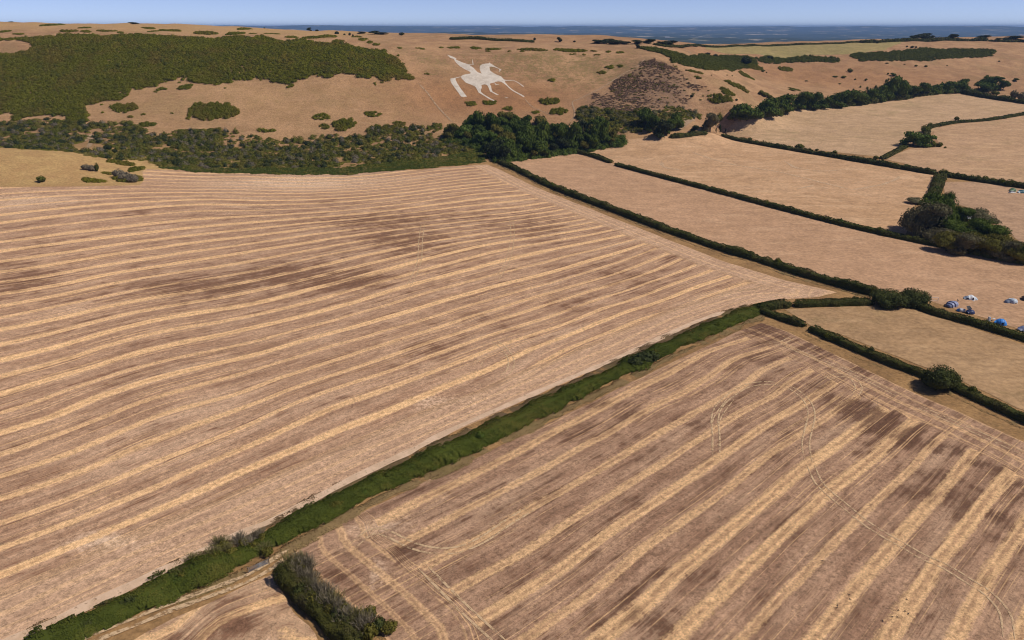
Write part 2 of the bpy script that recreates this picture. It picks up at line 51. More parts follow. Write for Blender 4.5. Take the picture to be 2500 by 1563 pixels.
G_areas={'gorse':[[-623.1,837.6],[-540.7,827.5],[-511.6,831.7],[-442.9,842.3],[-399.8,848.0],[-322.4,845.7],[-260.8,844.7],[-211.9,832.4],[-178.1,828.8],[-164.0,820.9],[-144.4,818.7],[-128.7,812.8],[-120.0,802.0],[-106.4,784.9],[-96.9,768.2],[-95.0,763.8],[-104.0,762.0],[-114.7,758.3],[-120.9,763.5],[-132.5,756.9],[-146.9,751.4],[-164.5,757.5],[-169.5,762.0],[-180.2,751.9],[-187.7,751.8],[-208.6,752.1],[-221.8,749.1],[-242.2,747.2],[-257.3,751.8],[-276.2,744.7],[-289.5,743.0],[-307.2,746.6],[-326.3,749.9],[-344.6,750.7],[-346.6,740.7],[-361.0,731.8],[-365.4,725.4],[-379.1,719.0],[-396.0,717.8],[-401.4,714.6],[-398.1,704.0],[-386.0,691.1],[-394.2,686.3],[-431.7,694.3],[-453.0,692.7],[-471.7,696.0],[-538.7,697.9]],'gorse_gap':[[-545.2,819.5],[-524.5,825.2],[-501.0,817.3],[-494.2,801.1],[-506.4,796.4],[-530.3,792.2]],'belt':[[-549.9,694.7],[-463.1,680.2],[-444.5,681.4],[-429.4,689.7],[-387.0,681.8],[-348.3,681.9],[-321.8,663.7],[-308.7,662.1],[-300.6,674.1],[-256.5,675.7],[-229.9,663.3],[-201.6,660.9],[-183.1,661.9],[-179.3,673.2],[-160.4,668.3],[-151.2,673.0],[-164.1,664.0],[-139.8,669.7],[-129.0,682.4],[-116.6,686.9],[-78.2,692.3],[-58.4,691.5],[-46.2,684.6],[-37.5,666.2],[-45.7,654.9],[-32.2,631.8],[-20.5,605.4],[-20.9,583.9],[-43.0,561.8],[-63.2,548.1],[-103.0,533.5],[-132.6,527.4],[-163.7,527.3],[-206.8,533.3],[-241.5,542.2],[-266.4,551.7],[-278.6,555.7],[-306.1,548.5],[-319.2,553.9],[-352.8,557.7],[-387.7,562.4],[-506.2,630.7]],'belt_gap':[[-367.6,615.9],[-367.5,637.3],[-375.0,661.6],[-370.3,659.8],[-357.1,631.4],[-341.4,626.5],[-323.7,590.1],[-332.7,563.1]],'weeds':[[-263.6,545.2],[-222.3,547.1],[-167.9,542.4],[-124.5,545.1],[-106.8,555.0],[-66.4,578.4],[-40.6,610.7],[-28.5,630.0],[-20.5,605.4],[-20.3,581.0],[-42.8,559.2],[-73.0,541.7],[-102.6,531.1],[-132.0,524.7],[-163.0,525.0],[-205.8,530.5],[-239.7,538.0]],'belt2':[[59.6,712.9],[68.5,723.9],[85.6,718.6],[107.3,709.7],[126.8,706.2],[119.5,712.3],[139.2,715.2],[169.1,733.8],[181.2,742.7],[188.3,743.2],[172.7,724.2],[160.9,694.2],[148.1,673.0],[134.5,668.5],[114.0,672.9],[114.5,665.9],[90.0,673.0],[65.5,685.2]],'burnt':[[134.3,820.6],[142.1,824.6],[148.7,829.8],[153.2,813.3],[166.5,811.6],[165.8,787.8],[176.6,778.2],[186.3,774.0],[197.1,776.1],[198.2,767.3],[180.2,758.2],[184.7,751.0],[187.7,748.5],[174.0,737.3],[139.0,713.8],[119.7,713.6],[107.7,712.5],[81.9,722.1],[63.4,728.9],[68.6,742.2],[88.0,742.6],[86.7,758.0],[108.7,778.5],[128.5,798.7]],'spur_scrub':[[143.2,865.5],[167.8,909.1],[176.6,872.7],[203.9,908.1],[257.3,1045.4],[293.7,1095.9],[336.3,1109.9],[345.0,1105.8],[341.7,1072.4],[308.3,1041.5],[243.0,900.6],[206.8,819.8],[190.7,813.4],[168.3,817.7],[168.6,834.9],[154.1,854.1]],'spur_scrub2':[[345.4,1107.2],[371.6,1128.9],[406.4,1143.4],[438.2,1148.8],[477.5,1133.4],[471.3,1116.5],[428.3,1119.3],[399.3,1120.7],[374.9,1096.4],[351.7,1094.5]],'clump':[[211.9,376.4],[234.7,407.6],[248.2,424.9],[250.5,415.7],[244.3,390.8],[254.6,385.2],[250.1,365.7],[246.5,339.3],[231.4,316.0],[222.0,325.6],[209.1,340.0],[209.9,357.5]],'far_gorse':[[498.8,1150.7],[516.2,1160.4],[560.3,1172.2],[635.7,1208.5],[704.4,1224.9],[766.1,1239.0],[758.9,1219.3],[736.9,1196.0],[692.2,1179.4],[646.3,1158.2],[595.2,1146.9],[543.8,1133.4],[505.0,1126.2]],'green_field':[[283.4,1142.3],[359.3,1194.3],[469.6,1240.4],[566.4,1268.9],[650.9,1315.7],[671.3,1336.4],[618.4,1247.8],[567.5,1188.7],[507.5,1155.8],[438.9,1153.2],[363.0,1128.4],[296.0,1110.9],[274.9,1105.9]]}
G_patches_slope=[[-361.8,705.6,12.6,6.7,'gorse'],[-277.4,702.0,25.1,12.2,'gorse'],[-336.0,734.1,4.8,2.2,'gorse'],[-313.4,735.8,7.5,3.7,'gorse'],[-215.0,739.9,3.8,2.6,'gorse'],[-330.3,680.2,7.7,3.5,'gorse'],[-340.4,729.1,2.0,1.2,'gorse'],[-334.4,745.4,1.7,1.0,'gorse'],[-176.4,697.8,7.9,3.8,'gorse'],[-172.1,685.3,4.5,2.8,'gorse'],[-221.7,675.0,9.0,2.0,'gorse'],[-340.8,695.6,3.3,1.3,'gorse'],[-350.0,692.5,2.6,1.9,'gorse'],[-377.6,699.0,1.6,1.2,'gorse'],[-314.1,697.8,1.6,1.0,'gorse'],[-297.7,691.9,3.9,1.5,'gorse'],[-154.6,688.4,10.4,8.5,'gorse'],[-131.0,705.7,7.3,3.4,'gorse'],[-104.0,695.1,5.3,3.7,'gorse'],[-124.5,687.4,5.2,2.4,'gorse'],[-109.7,683.7,10.4,5.6,'gorse'],[-40.0,733.5,4.8,4.9,'gorse'],[39.8,783.7,4.4,2.3,'gorse'],[93.1,796.1,4.4,2.4,'gorse'],[102.1,805.5,4.4,3.2,'gorse'],[113.2,805.6,2.7,2.6,'gorse'],[-87.4,781.4,2.9,1.5,'gorse'],[22.1,716.9,3.8,2.4,'gorse'],[36.5,738.6,9.7,5.2,'gorse'],[43.7,716.6,8.1,6.0,'gorse'],[-21.5,736.5,6.9,4.0,'gorse'],[-3.5,724.4,4.1,2.8,'gorse'],[207.7,759.4,12.8,4.8,'gorse'],[217.8,773.9,7.5,7.1,'gorse'],[233.7,797.3,12.0,4.3,'gorse'],[296.9,976.4,7.3,25.0,'gorse'],[334.1,1065.7,11.2,10.5,'gorse'],[383.5,1080.4,10.4,5.7,'gorse'],[355.2,962.3,6.8,9.9,'gorse'],[188.7,797.2,7.7,3.1,'gorse'],[189.5,783.7,3.1,1.8,'gorse']]
G_patches_knoll=[[-283.3,494.0,7.2,4.4,'gorse'],[-265.6,505.5,9.3,8.6,'gorse'],[-272.6,533.5,3.6,7.6,'gorse'],[-282.4,514.4,4.0,2.6,'gorse'],[-287.9,542.4,10.5,3.7,'gorse']]
G_bush_knoll=[[-310.8,482.7,3.3,4.2,'bush'],[-298.0,514.8,3.5,4.0,'grey'],[-294.4,515.3,3.0,4.0,'grey'],[-291.2,515.5,2.2,6.0,'bush'],[-272.6,508.1,4.4,5.9,'grey'],[-265.8,501.9,4.9,5.9,'grey'],[-258.8,499.4,4.4,5.4,'grey']]
G_patches_ridge=[[-533.9,916.0,8.3,18.6,'gorse'],[-478.7,881.8,5.6,4.1,'gorse'],[-482.6,854.5,10.1,3.2,'gorse'],[-464.9,856.1,6.2,3.4,'gorse'],[-448.3,866.4,7.1,5.0,'gorse'],[-439.2,868.6,2.4,3.3,'gorse'],[-429.9,863.6,3.1,2.5,'gorse'],[-421.7,913.7,6.6,7.0,'gorse'],[-399.0,874.9,6.3,5.1,'gorse'],[-390.3,897.3,10.5,9.6,'gorse'],[-344.4,884.9,13.6,8.2,'gorse'],[-323.2,950.9,6.9,13.4,'gorse'],[-310.0,882.2,11.2,10.0,'gorse'],[-294.7,891.5,3.2,5.8,'gorse'],[-279.5,902.4,4.1,7.2,'gorse'],[-269.0,897.1,2.0,9.4,'gorse'],[-552.8,855.7,6.2,6.0,'gorse'],[-528.0,842.4,6.9,2.0,'gorse'],[-243.9,867.3,7.1,6.9,'gorse'],[-218.8,861.3,12.5,7.4,'gorse'],[-206.1,873.5,9.5,13.8,'gorse'],[-186.9,843.0,6.1,5.3,'gorse'],[-77.5,857.0,1.9,2.7,'gorse'],[-63.6,858.6,6.3,3.4,'gorse'],[-40.2,861.6,5.5,4.8,'gorse'],[-19.7,857.5,9.4,3.4,'gorse'],[22.2,845.7,17.0,4.0,'gorse'],[62.9,852.2,20.2,5.3,'gorse'],[90.1,851.8,3.1,2.3,'gorse'],[104.2,846.5,4.6,2.3,'gorse'],[116.2,843.3,4.6,2.1,'gorse'],[-25.7,846.1,4.6,1.6,'gorse'],[-2.5,841.5,3.8,1.4,'gorse'],[9.8,838.3,3.8,1.6,'gorse'],[65.2,840.5,3.8,1.4,'gorse'],[77.4,839.9,3.1,1.3,'gorse'],[91.1,838.6,6.1,1.3,'gorse'],[-98.8,837.5,4.6,1.9,'gorse'],[-119.3,831.8,3.0,1.8,'gorse'],[-180.4,911.4,3.6,20.2,'gorse'],[-166.5,876.3,3.2,17.0,'gorse'],[-156.0,857.3,3.1,7.4,'gorse'],[-146.5,846.7,4.3,4.8,'gorse']]
G_sky_trees=[[-267.8,1039.0,2.8,4.5,'sky'],[-257.7,1039.6,2.4,2.3,'sky'],[-219.5,984.9,2.9,3.2,'sky'],[-313.1,995.6,1.8,1.3,'sky'],[-634.0,999.4,4.0,1.1,'sky'],[-470.7,981.5,5.7,0.9,'sky'],[-219.6,984.7,3.0,3.6,'sky'],[-205.5,962.4,1.9,2.4,'sky'],[-192.4,929.6,1.7,3.4,'sky'],[-187.2,923.1,1.3,2.3,'sky'],[-195.2,1020.7,5.2,2.2,'sky'],[-175.9,1005.0,7.3,4.0,'sky'],[-164.2,999.9,7.2,2.9,'sky'],[-139.0,988.2,4.3,3.9,'sky'],[28.2,975.4,2.0,3.5,'sky'],[59.5,979.6,3.2,5.7,'sky'],[78.5,983.4,2.1,2.1,'sky'],[139.7,866.5,2.5,4.7,'sky'],[106.4,968.0,7.0,4.9,'sky'],[116.4,963.2,8.8,6.3,'sky'],[129.6,957.5,9.6,5.9,'sky'],[140.0,956.6,5.2,3.8,'sky'],[154.6,960.7,7.0,4.5,'sky'],[170.4,970.6,7.1,5.7,'sky'],[188.9,993.6,7.2,5.1,'sky'],[209.2,1031.0,7.5,6.4,'sky'],[204.3,1025.6,6.0,5.2,'sky'],[586.0,1254.6,2.2,3.2,'sky'],[685.4,1338.5,6.5,7.3,'sky'],[710.7,1352.1,13.2,11.1,'sky'],[725.0,1359.4,7.9,7.9,'sky'],[775.8,1379.2,9.4,9.1,'sky'],[836.4,1390.7,10.8,6.0,'sky'],[897.5,1401.7,16.4,6.5,'sky'],[614.7,1214.6,2.4,2.4,'sky'],[621.5,1211.2,3.3,3.3,'sky'],[629.3,1214.9,1.9,2.8,'sky'],[632.3,1208.9,2.1,3.3,'sky'],[850.7,1365.0,8.0,3.2,'sky'],[859.7,1357.7,6.6,3.2,'sky'],[875.4,1344.5,6.6,4.7,'sky']]
G_treeline=[[218.6,739.4,6.7,10.5,'mid'],[230.5,739.0,13.5,15.0,'mid'],[258.1,759.9,10.7,18.4,'mid'],[295.4,823.0,12.4,18.2,'mid'],[320.2,837.0,10.1,18.9,'mid'],[333.1,839.8,8.5,17.6,'mid'],[347.3,845.9,7.7,11.9,'mid'],[363.8,853.0,9.4,16.3,'mid'],[378.9,860.3,9.5,18.0,'mid'],[398.8,874.1,10.5,16.7,'mid'],[418.8,891.2,8.9,17.0,'mid'],[437.6,908.6,9.1,19.0,'mid'],[457.7,924.1,11.1,28.2,'mid'],[473.3,929.7,11.2,24.2,'mid'],[496.5,946.5,9.5,14.2,'mid'],[516.1,955.5,8.6,16.2,'mid'],[535.6,967.3,8.7,11.6,'mid'],[555.4,978.8,10.8,15.3,'mid'],[573.9,990.8,7.9,12.9,'mid'],[589.0,999.9,8.0,17.0,'mid'],[622.4,1009.1,10.1,12.5,'mid'],[639.0,1020.2,10.2,17.3,'mid'],[655.3,1020.3,8.1,12.6,'mid'],[657.9,1060.9,8.4,8.9,'mid'],[684.6,1074.2,4.7,5.1,'mid'],[705.7,1075.3,3.8,4.3,'mid'],[530.8,1071.3,3.8,4.2,'mid']]
G_wood=[[-41.8,660.0,7.8,12.0,'bright'],[-38.9,673.4,6.7,12.8,'bright'],[-28.4,670.3,6.7,20.6,'mid'],[-17.4,667.7,6.1,20.0,'mid'],[-27.3,639.8,7.6,12.2,'bright'],[-19.2,643.2,5.9,12.9,'bright'],[-41.0,645.6,4.1,5.3,'bright'],[-53.5,672.3,3.7,7.3,'mid'],[-13.1,599.3,8.0,14.8,'dark'],[-2.6,599.1,6.6,15.9,'mid'],[4.0,607.4,5.0,11.1,'mid'],[9.8,621.0,6.3,18.8,'mid'],[3.8,669.5,6.1,15.2,'mid'],[15.7,630.7,6.3,20.2,'mid'],[24.6,637.0,7.6,24.4,'mid'],[33.7,646.0,5.3,11.8,'mid'],[32.7,649.8,6.5,19.5,'mid'],[42.6,647.3,6.5,20.7,'mid'],[51.5,647.7,7.1,21.9,'mid'],[57.6,650.1,4.7,14.8,'mid'],[26.3,691.8,7.5,9.4,'olive'],[-1.8,700.9,8.2,8.2,'olive'],[-9.4,704.9,6.3,7.0,'olive'],[66.6,651.9,4.8,10.7,'mid'],[72.5,651.9,4.7,17.8,'mid'],[80.3,652.6,4.8,19.0,'mid'],[79.8,677.7,5.5,12.3,'mid'],[130.9,654.6,7.7,14.8,'dark'],[125.3,667.5,6.0,15.1,'mid'],[121.3,680.8,7.4,15.4,'mid'],[139.6,662.9,5.4,13.2,'mid'],[147.3,672.2,5.5,14.6,'mid'],[162.7,667.2,3.6,6.6,'dark'],[178.6,675.0,6.7,16.5,'bare'],[204.0,741.9,4.7,8.0,'mid'],[214.2,740.6,4.0,5.3,'mid'],[192.2,691.8,1.1,6.9,'dark'],[184.7,678.0,0.6,4.3,'dark'],[208.2,730.2,0.7,4.3,'dark'],[178.4,755.5,2.4,2.7,'dark'],[224.5,760.4,1.7,2.0,'dark'],[279.4,856.0,4.6,4.6,'mid'],[283.4,853.6,5.3,4.6,'mid'],[288.4,851.8,3.8,3.8,'mid'],[325.9,1077.8,8.5,10.4,'dark'],[282.0,1076.1,4.7,4.7,'dark'],[266.7,1061.0,4.6,3.7,'dark'],[370.3,1117.5,5.9,4.9,'dark']]
G_clump=[[211.6,364.4,9.0,16.6,'bare'],[221.0,373.7,7.9,18.3,'mid'],[234.2,385.9,5.1,15.5,'mid'],[211.9,350.8,5.6,7.4,'bare'],[238.7,383.2,6.0,10.0,'mid'],[223.5,355.0,7.5,9.4,'mid'],[251.5,382.8,6.7,8.0,'bare'],[234.5,352.5,7.5,11.2,'mid'],[208.5,337.9,5.4,8.4,'olive'],[213.9,333.7,6.5,9.5,'bare'],[220.9,333.6,5.9,8.9,'olive'],[225.5,329.5,5.8,9.4,'olive'],[228.8,324.6,5.8,8.7,'bare'],[230.7,319.4,4.5,8.5,'olive'],[234.5,318.8,4.5,7.9,'mid'],[243.3,436.3,4.1,3.0,'bare']]
G_junction=[[145.7,264.3,7.2,6.5,'near'],[155.8,265.7,5.6,6.3,'near'],[127.2,194.8,5.5,7.2,'near']]
G_smallclump=[[345.7,641.3,9.5,11.8,'bright'],[351.7,635.1,7.8,9.8,'bright'],[357.2,632.0,3.9,5.2,'mid'],[362.8,631.2,3.4,4.1,'mid'],[363.7,623.8,1.3,1.9,'mid'],[388.3,703.6,5.7,7.2,'mid'],[407.5,732.2,3.3,4.5,'mid'],[453.3,768.1,2.8,4.0,'mid'],[216.5,678.5,2.2,2.8,'mid'],[248.6,642.2,4.2,4.5,'mid'],[269.2,618.4,2.5,2.3,'mid'],[259.7,631.6,1.9,1.9,'mid'],[287.3,583.5,2.6,3.1,'mid'],[295.7,551.0,2.5,2.1,'mid'],[305.9,520.3,3.5,4.3,'mid'],[317.0,505.0,2.7,3.6,'mid'],[319.8,502.6,2.7,3.8,'mid'],[322.7,498.7,3.1,4.0,'mid'],[325.0,493.8,2.9,3.7,'mid'],[327.1,488.1,3.1,4.5,'mid'],[329.8,483.4,3.6,5.1,'mid'],[624.1,985.1,5.9,4.9,'mid'],[613.5,930.9,5.6,10.3,'bare'],[617.9,923.2,5.5,9.2,'bare']]
G_slope_bushes=[[467.8,1136.5,2.7,4.0,'bush'],[473.6,1081.2,4.7,5.1,'bush'],[482.8,1047.6,2.1,3.7,'bush'],[451.2,1009.9,1.6,2.0,'bush'],[465.1,1021.7,1.8,2.8,'bush'],[471.4,1014.8,2.0,3.2,'bush'],[484.0,1018.2,2.0,3.7,'bush'],[469.6,1051.3,1.7,2.1,'bush'],[525.3,1076.0,1.7,2.6,'bush'],[456.6,1058.6,4.6,2.9,'bush'],[446.0,1061.4,5.3,1.7,'bush'],[347.5,946.2,6.6,2.3,'bush'],[600.3,1121.0,2.7,2.7,'bush'],[585.7,1121.0,3.1,2.2,'bush'],[571.9,1127.1,1.8,1.3,'bush'],[544.0,1123.1,3.5,1.3,'bush'],[622.7,1149.7,2.0,1.6,'bush'],[637.2,1132.6,1.3,1.1,'bush'],[733.5,1166.6,1.8,1.8,'bush'],[442.6,1035.1,2.9,1.2,'bush'],[397.9,1037.9,2.9,1.2,'bush'],[673.8,1090.5,2.6,2.6,'bush'],[244.1,873.7,1.2,1.2,'bush'],[253.1,884.5,1.1,1.2,'bush'],[189.3,782.6,2.8,1.7,'bush'],[179.7,795.0,2.1,1.3,'bush'],[207.9,802.6,1.0,1.0,'bush'],[342.6,1052.4,3.7,2.8,'bush'],[346.3,1048.8,1.1,1.8,'bush']]
G_gate=[[-51.73,115.29],[-48.84,117.74]]
G_gatepost_px=0
G_camp={'periwinkle':[[166.72,262.39],[169.63,264.01],[171.38,264.83]],'white':[[179.91,271.09],[182.81,271.52],[181.21,271.31]],'blue_van':[[172.22,256.1],[171.68,258.82],[169.76,258.43]],'blue':[[176.89,245.34],[174.57,248.41],[176.45,248.6]],'pale':[[195.14,267.74],[194.83,270.26],[197.74,268.16]],'car':[[202.3,270.69]],'slate':[[181.27,239.4]],'goal':[[164.15,268.87],[165.54,268.17]],'chair':[[174.76,268.76]],'far_tent':[[322.64,468.25]],'far_car':[[318.11,461.1]],'far_teal':[[325.89,463.46]],'clump_car':[[253.45,397.16]],'walker':[[185.05,368.5]]}
G_birds=[[74.13,107.88],[71.95,105.33],[72.35,104.92],[71.01,104.32],[72.65,104.32],[71.46,103.73],[70.17,103.53],[70.43,102.55],[69.29,103.53],[73.4,104.92],[63.8,109.07],[64.45,108.94],[63.5,108.01],[61.39,106.97],[60.52,106.35],[61.57,106.68],[60.12,105.73],[62.69,119.56],[62.47,118.59],[70.49,119.31],[71.25,105.13],[67.49,101.0],[67.05,102.55],[60.28,107.59]]
G_front_shrubs=[[-44.7,115.8],[-43.0,114.1],[-41.6,112.5],[-39.6,111.8],[-39.4,109.7],[-37.3,108.6],[-35.5,108.4],[-35.3,106.0],[-33.8,106.2],[-32.7,104.3],[-31.3,103.7],[-30.3,101.9],[-29.0,101.7],[-26.8,100.5],[-43.6,117.3],[-41.0,115.8]]
G_front_green=[[-40.0,108.8],[-36.7,105.6],[-30.7,104.5],[-30.9,101.9],[-27.2,102.5],[-25.9,103.9],[-23.8,100.5],[-21.8,100.1],[-25.0,98.9]]
G_strip_shrubs=[[-53.3,125.8],[-54.3,123.6],[-56.7,124.4],[-58.5,121.5],[-61.1,120.2],[-64.0,118.7],[-65.2,114.3],[-50.9,121.5],[-60.7,123.6]]
G_strip_dark=[[43.3,213.9]]
G_mow=[[[149.4,615.2],[169.9,569.9],[194.5,537.8],[209.4,504.0],[221.8,474.2]],[[215.4,582.3],[214.2,552.5],[228.5,539.3],[247.2,544.0]],[[119.3,589.0],[117.1,564.8],[129.5,546.8]],[[221.8,474.2],[247.8,489.7],[266.2,506.4],[273.2,516.5]],[[187.3,477.8],[204.6,491.5]]]
G_ctrl=[[-700.0,-500.0,0.0],[-700.0,-200.0,0.0],[-700.0,60.0,0.0],[-350.0,-500.0,0.0],[-350.0,-200.0,0.0],[-350.0,60.0,0.0],[0.0,-500.0,0.0],[0.0,-200.0,0.0],[0.0,60.0,0.0],[350.0,-500.0,0.0],[350.0,-200.0,0.0],[350.0,60.0,0.0],[700.0,-500.0,0.0],[700.0,-200.0,0.0],[700.0,60.0,0.0],[-93.9,104.4,0.0],[-48.8,104.4,0.0],[0.0,104.4,0.0],[48.8,104.4,0.0],[93.9,104.4,0.0],[0.0,142.6,0.0],[118.8,142.6,0.0],[75.0,181.7,0.0],[161.5,208.3,0.0],[194.0,258.4,0.0],[164.7,276.7,0.0],[102.4,262.8,0.0],[36.7,242.2,0.0],[-5.8,181.7,0.0],[-52.3,142.6,0.0],[-75.0,181.7,0.0],[-128.3,157.9,1.5],[-158.2,204.2,2.0],[-123.9,210.4,-1.0],[-206.0,278.1,3.0],[-155.2,291.0,-1.5],[-92.5,283.8,1.0],[-45.7,311.5,1.0],[9.2,314.7,0.0],[81.6,308.7,0.0],[-264.4,367.9,3.0],[-198.2,383.1,-1.0],[-125.0,397.0,0.0],[-61.7,435.1,0.5],[0.0,460.4,0.0],[54.5,379.3,0.0],[-323.3,458.6,3.0],[-249.5,487.6,1.0],[-216.9,531.6,1.0],[-122.4,520.7,1.0],[-18.9,565.4,1.0],[-340.4,486.8,8.0],[-374.6,542.6,16.0],[-323.2,530.2,13.0],[-272.7,513.2,3.0],[-296.8,533.8,8.0],[-408.3,470.9,11.0],[-447.9,523.2,19.0],[44.4,529.1,0.0],[111.7,437.3,0.0],[163.6,379.3,0.0],[211.8,347.9,0.0],[226.7,308.7,0.0],[53.5,646.3,1.0],[196.2,715.5,2.0],[165.7,539.7,1.0],[224.4,468.0,1.0],[270.2,412.1,1.0],[352.9,503.6,2.0],[239.2,668.7,3.0],[297.2,562.8,3.0],[211.2,743.0,5.0],[285.0,770.0,8.0],[285.0,715.0,6.0],[225.0,700.0,6.0],[245.0,735.0,9.0],[300.0,805.0,10.0],[190.0,685.0,8.0],[320.0,760.0,8.0],[250.0,690.0,5.0],[340.0,820.0,12.0],[335.3,721.3,7.0],[396.1,624.7,6.0],[506.4,743.9,12.0],[400.6,872.7,16.0],[538.7,954.5,20.0],[600.2,890.4,18.0],[-448.9,655.3,12.0],[-285.7,572.8,6.0],[-201.3,557.0,4.0],[-130.1,557.0,4.0],[-64.8,585.0,4.0],[-17.1,617.8,2.0],[-560.6,660.0,11.4],[-379.8,660.0,11.4],[-270.0,655.0,6.8],[-165.4,670.0,8.2],[-94.1,690.0,14.7],[-38.3,705.0,20.3],[38.1,700.0,19.0],[94.0,690.0,18.4],[150.3,690.0,18.4],[184.3,690.0,16.5],[-616.5,745.0,50.5],[-675.8,835.0,91.5],[-497.1,745.0,50.5],[-545.0,835.0,91.5],[-377.8,745.0,50.5],[-414.7,835.0,89.1],[-258.5,745.0,50.5],[-284.0,835.0,86.6],[-159.1,745.0,50.5],[-175.0,835.0,84.6],[-135.2,715.0,30.4],[-60.0,742.0,33.6],[-65.9,835.0,73.9],[-20.9,785.0,51.9],[12.0,745.0,35.3],[22.0,835.0,73.9],[21.0,788.0,51.7],[68.2,745.0,35.3],[74.4,830.0,69.9],[103.4,775.0,48.5],[129.2,815.0,66.4],[112.9,860.0,78.2],[154.6,735.0,32.3],[186.2,775.0,48.5],[166.3,805.0,62.8],[160.1,870.0,76.2],[212.9,745.0,31.4],[231.6,785.0,37.8],[249.3,805.0,38.7],[285.4,850.0,26.1],[229.0,800.0,46.5],[218.7,805.0,50.6],[264.3,815.0,19.9],[-844.7,1050.0,105.1],[-681.3,1050.0,104.6],[-545.2,1050.0,104.0],[-409.2,1050.0,102.0],[-300.7,1050.0,97.0],[-213.9,1000.0,91.8],[-130.5,1000.0,90.3],[-5.1,980.0,85.2],[97.5,980.0,82.4],[183.5,1000.0,80.1],[-585.5,900.0,98.3],[-398.4,900.0,96.5],[-258.4,900.0,91.7],[-164.7,900.0,87.3],[-23.3,890.0,80.1],[89.8,900.0,78.5],[356.8,950.0,24.8],[460.1,1010.0,22.6],[584.4,1040.0,24.6],[708.0,1060.0,26.9],[345.1,1010.0,32.9],[384.8,1120.0,53.8],[357.0,1130.0,64.7],[515.2,1150.0,61.2],[652.7,1180.0,61.3],[791.3,1200.0,56.5],[951.5,1200.0,50.5],[430.3,1080.0,42.0],[589.1,1110.0,43.1],[750.3,1130.0,39.3],[284.9,1080.0,60.9],[255.4,1080.0,71.6],[295.0,1250.0,73.2],[402.6,1280.0,74.5],[518.4,1320.0,77.2],[758.0,1450.0,81.0],[1044.5,1600.0,82.9],[1294.1,1600.0,86.1],[-1200.0,1400.0,70.0],[-1200.0,1900.0,0.0],[-800.0,1400.0,70.0],[-800.0,1900.0,0.0],[-400.0,1400.0,70.0],[-400.0,1900.0,0.0],[0.0,1400.0,70.0],[0.0,1900.0,0.0],[400.0,1400.0,70.0],[400.0,1900.0,0.0],[700.0,2000.0,20.0],[700.0,2400.0,-20.0],[1100.0,2000.0,20.0],[1100.0,2400.0,-20.0],[1500.0,2000.0,20.0],[1500.0,2400.0,-20.0],[400.0,1650.0,30.0],[-1300.0,900.0,95.0],[-1300.0,600.0,20.0],[-1300.0,200.0,3.0],[-1300.0,1200.0,110.0],[1500.0,1300.0,80.0],[1500.0,900.0,25.0],[1500.0,500.0,5.0],[1500.0,200.0,0.0],[1500.0,-200.0,0.0]]
# ------------------------------------------------------------------ relief: thin-plate surface through surveyed spot heights
CT = np.array(G_ctrl); SC = 300.0
def _phi(r2): return np.where(r2 > 1e-12, .5*r2*np.log(np.maximum(r2, 1e-12)), 0)
_P = CT[:, :2]/SC; _n = len(_P)
_A = np.zeros((_n+3, _n+3)); _A[:_n, :_n] = _phi(((_P[:, None]-_P[None])**2).sum(-1))+1e-3*np.eye(_n)
_A[:_n, _n] = 1; _A[:_n, _n+1:] = _P; _A[_n, :_n] = 1; _A[_n+1:, :_n] = _P.T
_W = np.linalg.solve(_A, np.r_[CT[:, 2], 0, 0, 0])
def rbf_eval(P, W, q, sc):
    out = np.empty(len(q)); n = len(P)
    for i in range(0, len(q), 20000):
        b = q[i:i+20000]/sc
        out[i:i+20000] = _phi(((b[:, None]-P[None])**2).sum(-1))@W[:n]+W[n]+b@W[n+1:]
    return out
def H(x, y):
    x = np.asarray(x, float); y = np.asarray(y, float); sh = np.broadcast(x, y).shape
    x = np.broadcast_to(x, sh); y = np.broadcast_to(y, sh)
    return rbf_eval(_P, _W, np.stack([x.ravel(), y.ravel()], -1), SC).reshape(sh)
def fit_scalar(pts, lam=0.02, sc=100.0):          # smooth function through (value, x, y)
    a = np.array(pts); P = a[:, 1:]/sc; n = len(P)
    A = np.zeros((n+3, n+3)); A[:n, :n] = _phi(((P[:, None]-P[None])**2).sum(-1))+lam*np.eye(n)
    A[:n, n] = 1; A[:n, n+1:] = P; A[n, :n] = 1; A[n+1:, :n] = P.T
    W = np.linalg.solve(A, np.r_[a[:, 0], 0, 0, 0])
    return lambda q: rbf_eval(P, W, q, sc)

# ------------------------------------------------------------------ helpers
def tag(o, label=None, cat=None, group=None, kind=None):
    if label: o['label'] = label
    if cat: o['category'] = cat
    if group: o['group'] = group
    if kind: o['kind'] = kind
    return o
def link(name, me, mat=None, parent=None):
    o = bpy.data.objects.new(name, me); COL.objects.link(o)
    if me is not None and mat is not None and len(me.materials) == 0: me.materials.append(mat)
    if parent: o.parent = parent
    return o
def np_mesh(name, V, F, tint=None, smooth=False):
    """V (n,3); F (m,k) one face size, or a list of such arrays"""
    me = bpy.data.meshes.new(name); V = np.asarray(V, np.float32)
    Fs = F if isinstance(F, list) else [F]
    Fs = [np.asarray(f, np.int32) for f in Fs if len(f)]
    me.vertices.add(len(V)); me.vertices.foreach_set('co', V.ravel())
    nl = sum(f.size for f in Fs); nf = sum(len(f) for f in Fs)
    me.loops.add(nl); me.loops.foreach_set('vertex_index', np.concatenate([f.ravel() for f in Fs]))
    tot = np.concatenate([np.full(len(f), f.shape[1], np.int32) for f in Fs])
    me.polygons.add(nf); me.polygons.foreach_set('loop_start', np.r_[0, np.cumsum(tot)[:-1]].astype(np.int32))
    me.polygons.foreach_set('loop_total', tot)
    if smooth: me.polygons.foreach_set('use_smooth', np.ones(nf, bool))
    me.update(calc_edges=True)
    if tint is not None:
        a = me.attributes.new('tint', 'FLOAT', 'FACE'); a.data.foreach_set('value', np.asarray(tint, np.float32))
    me.validate()
    return me
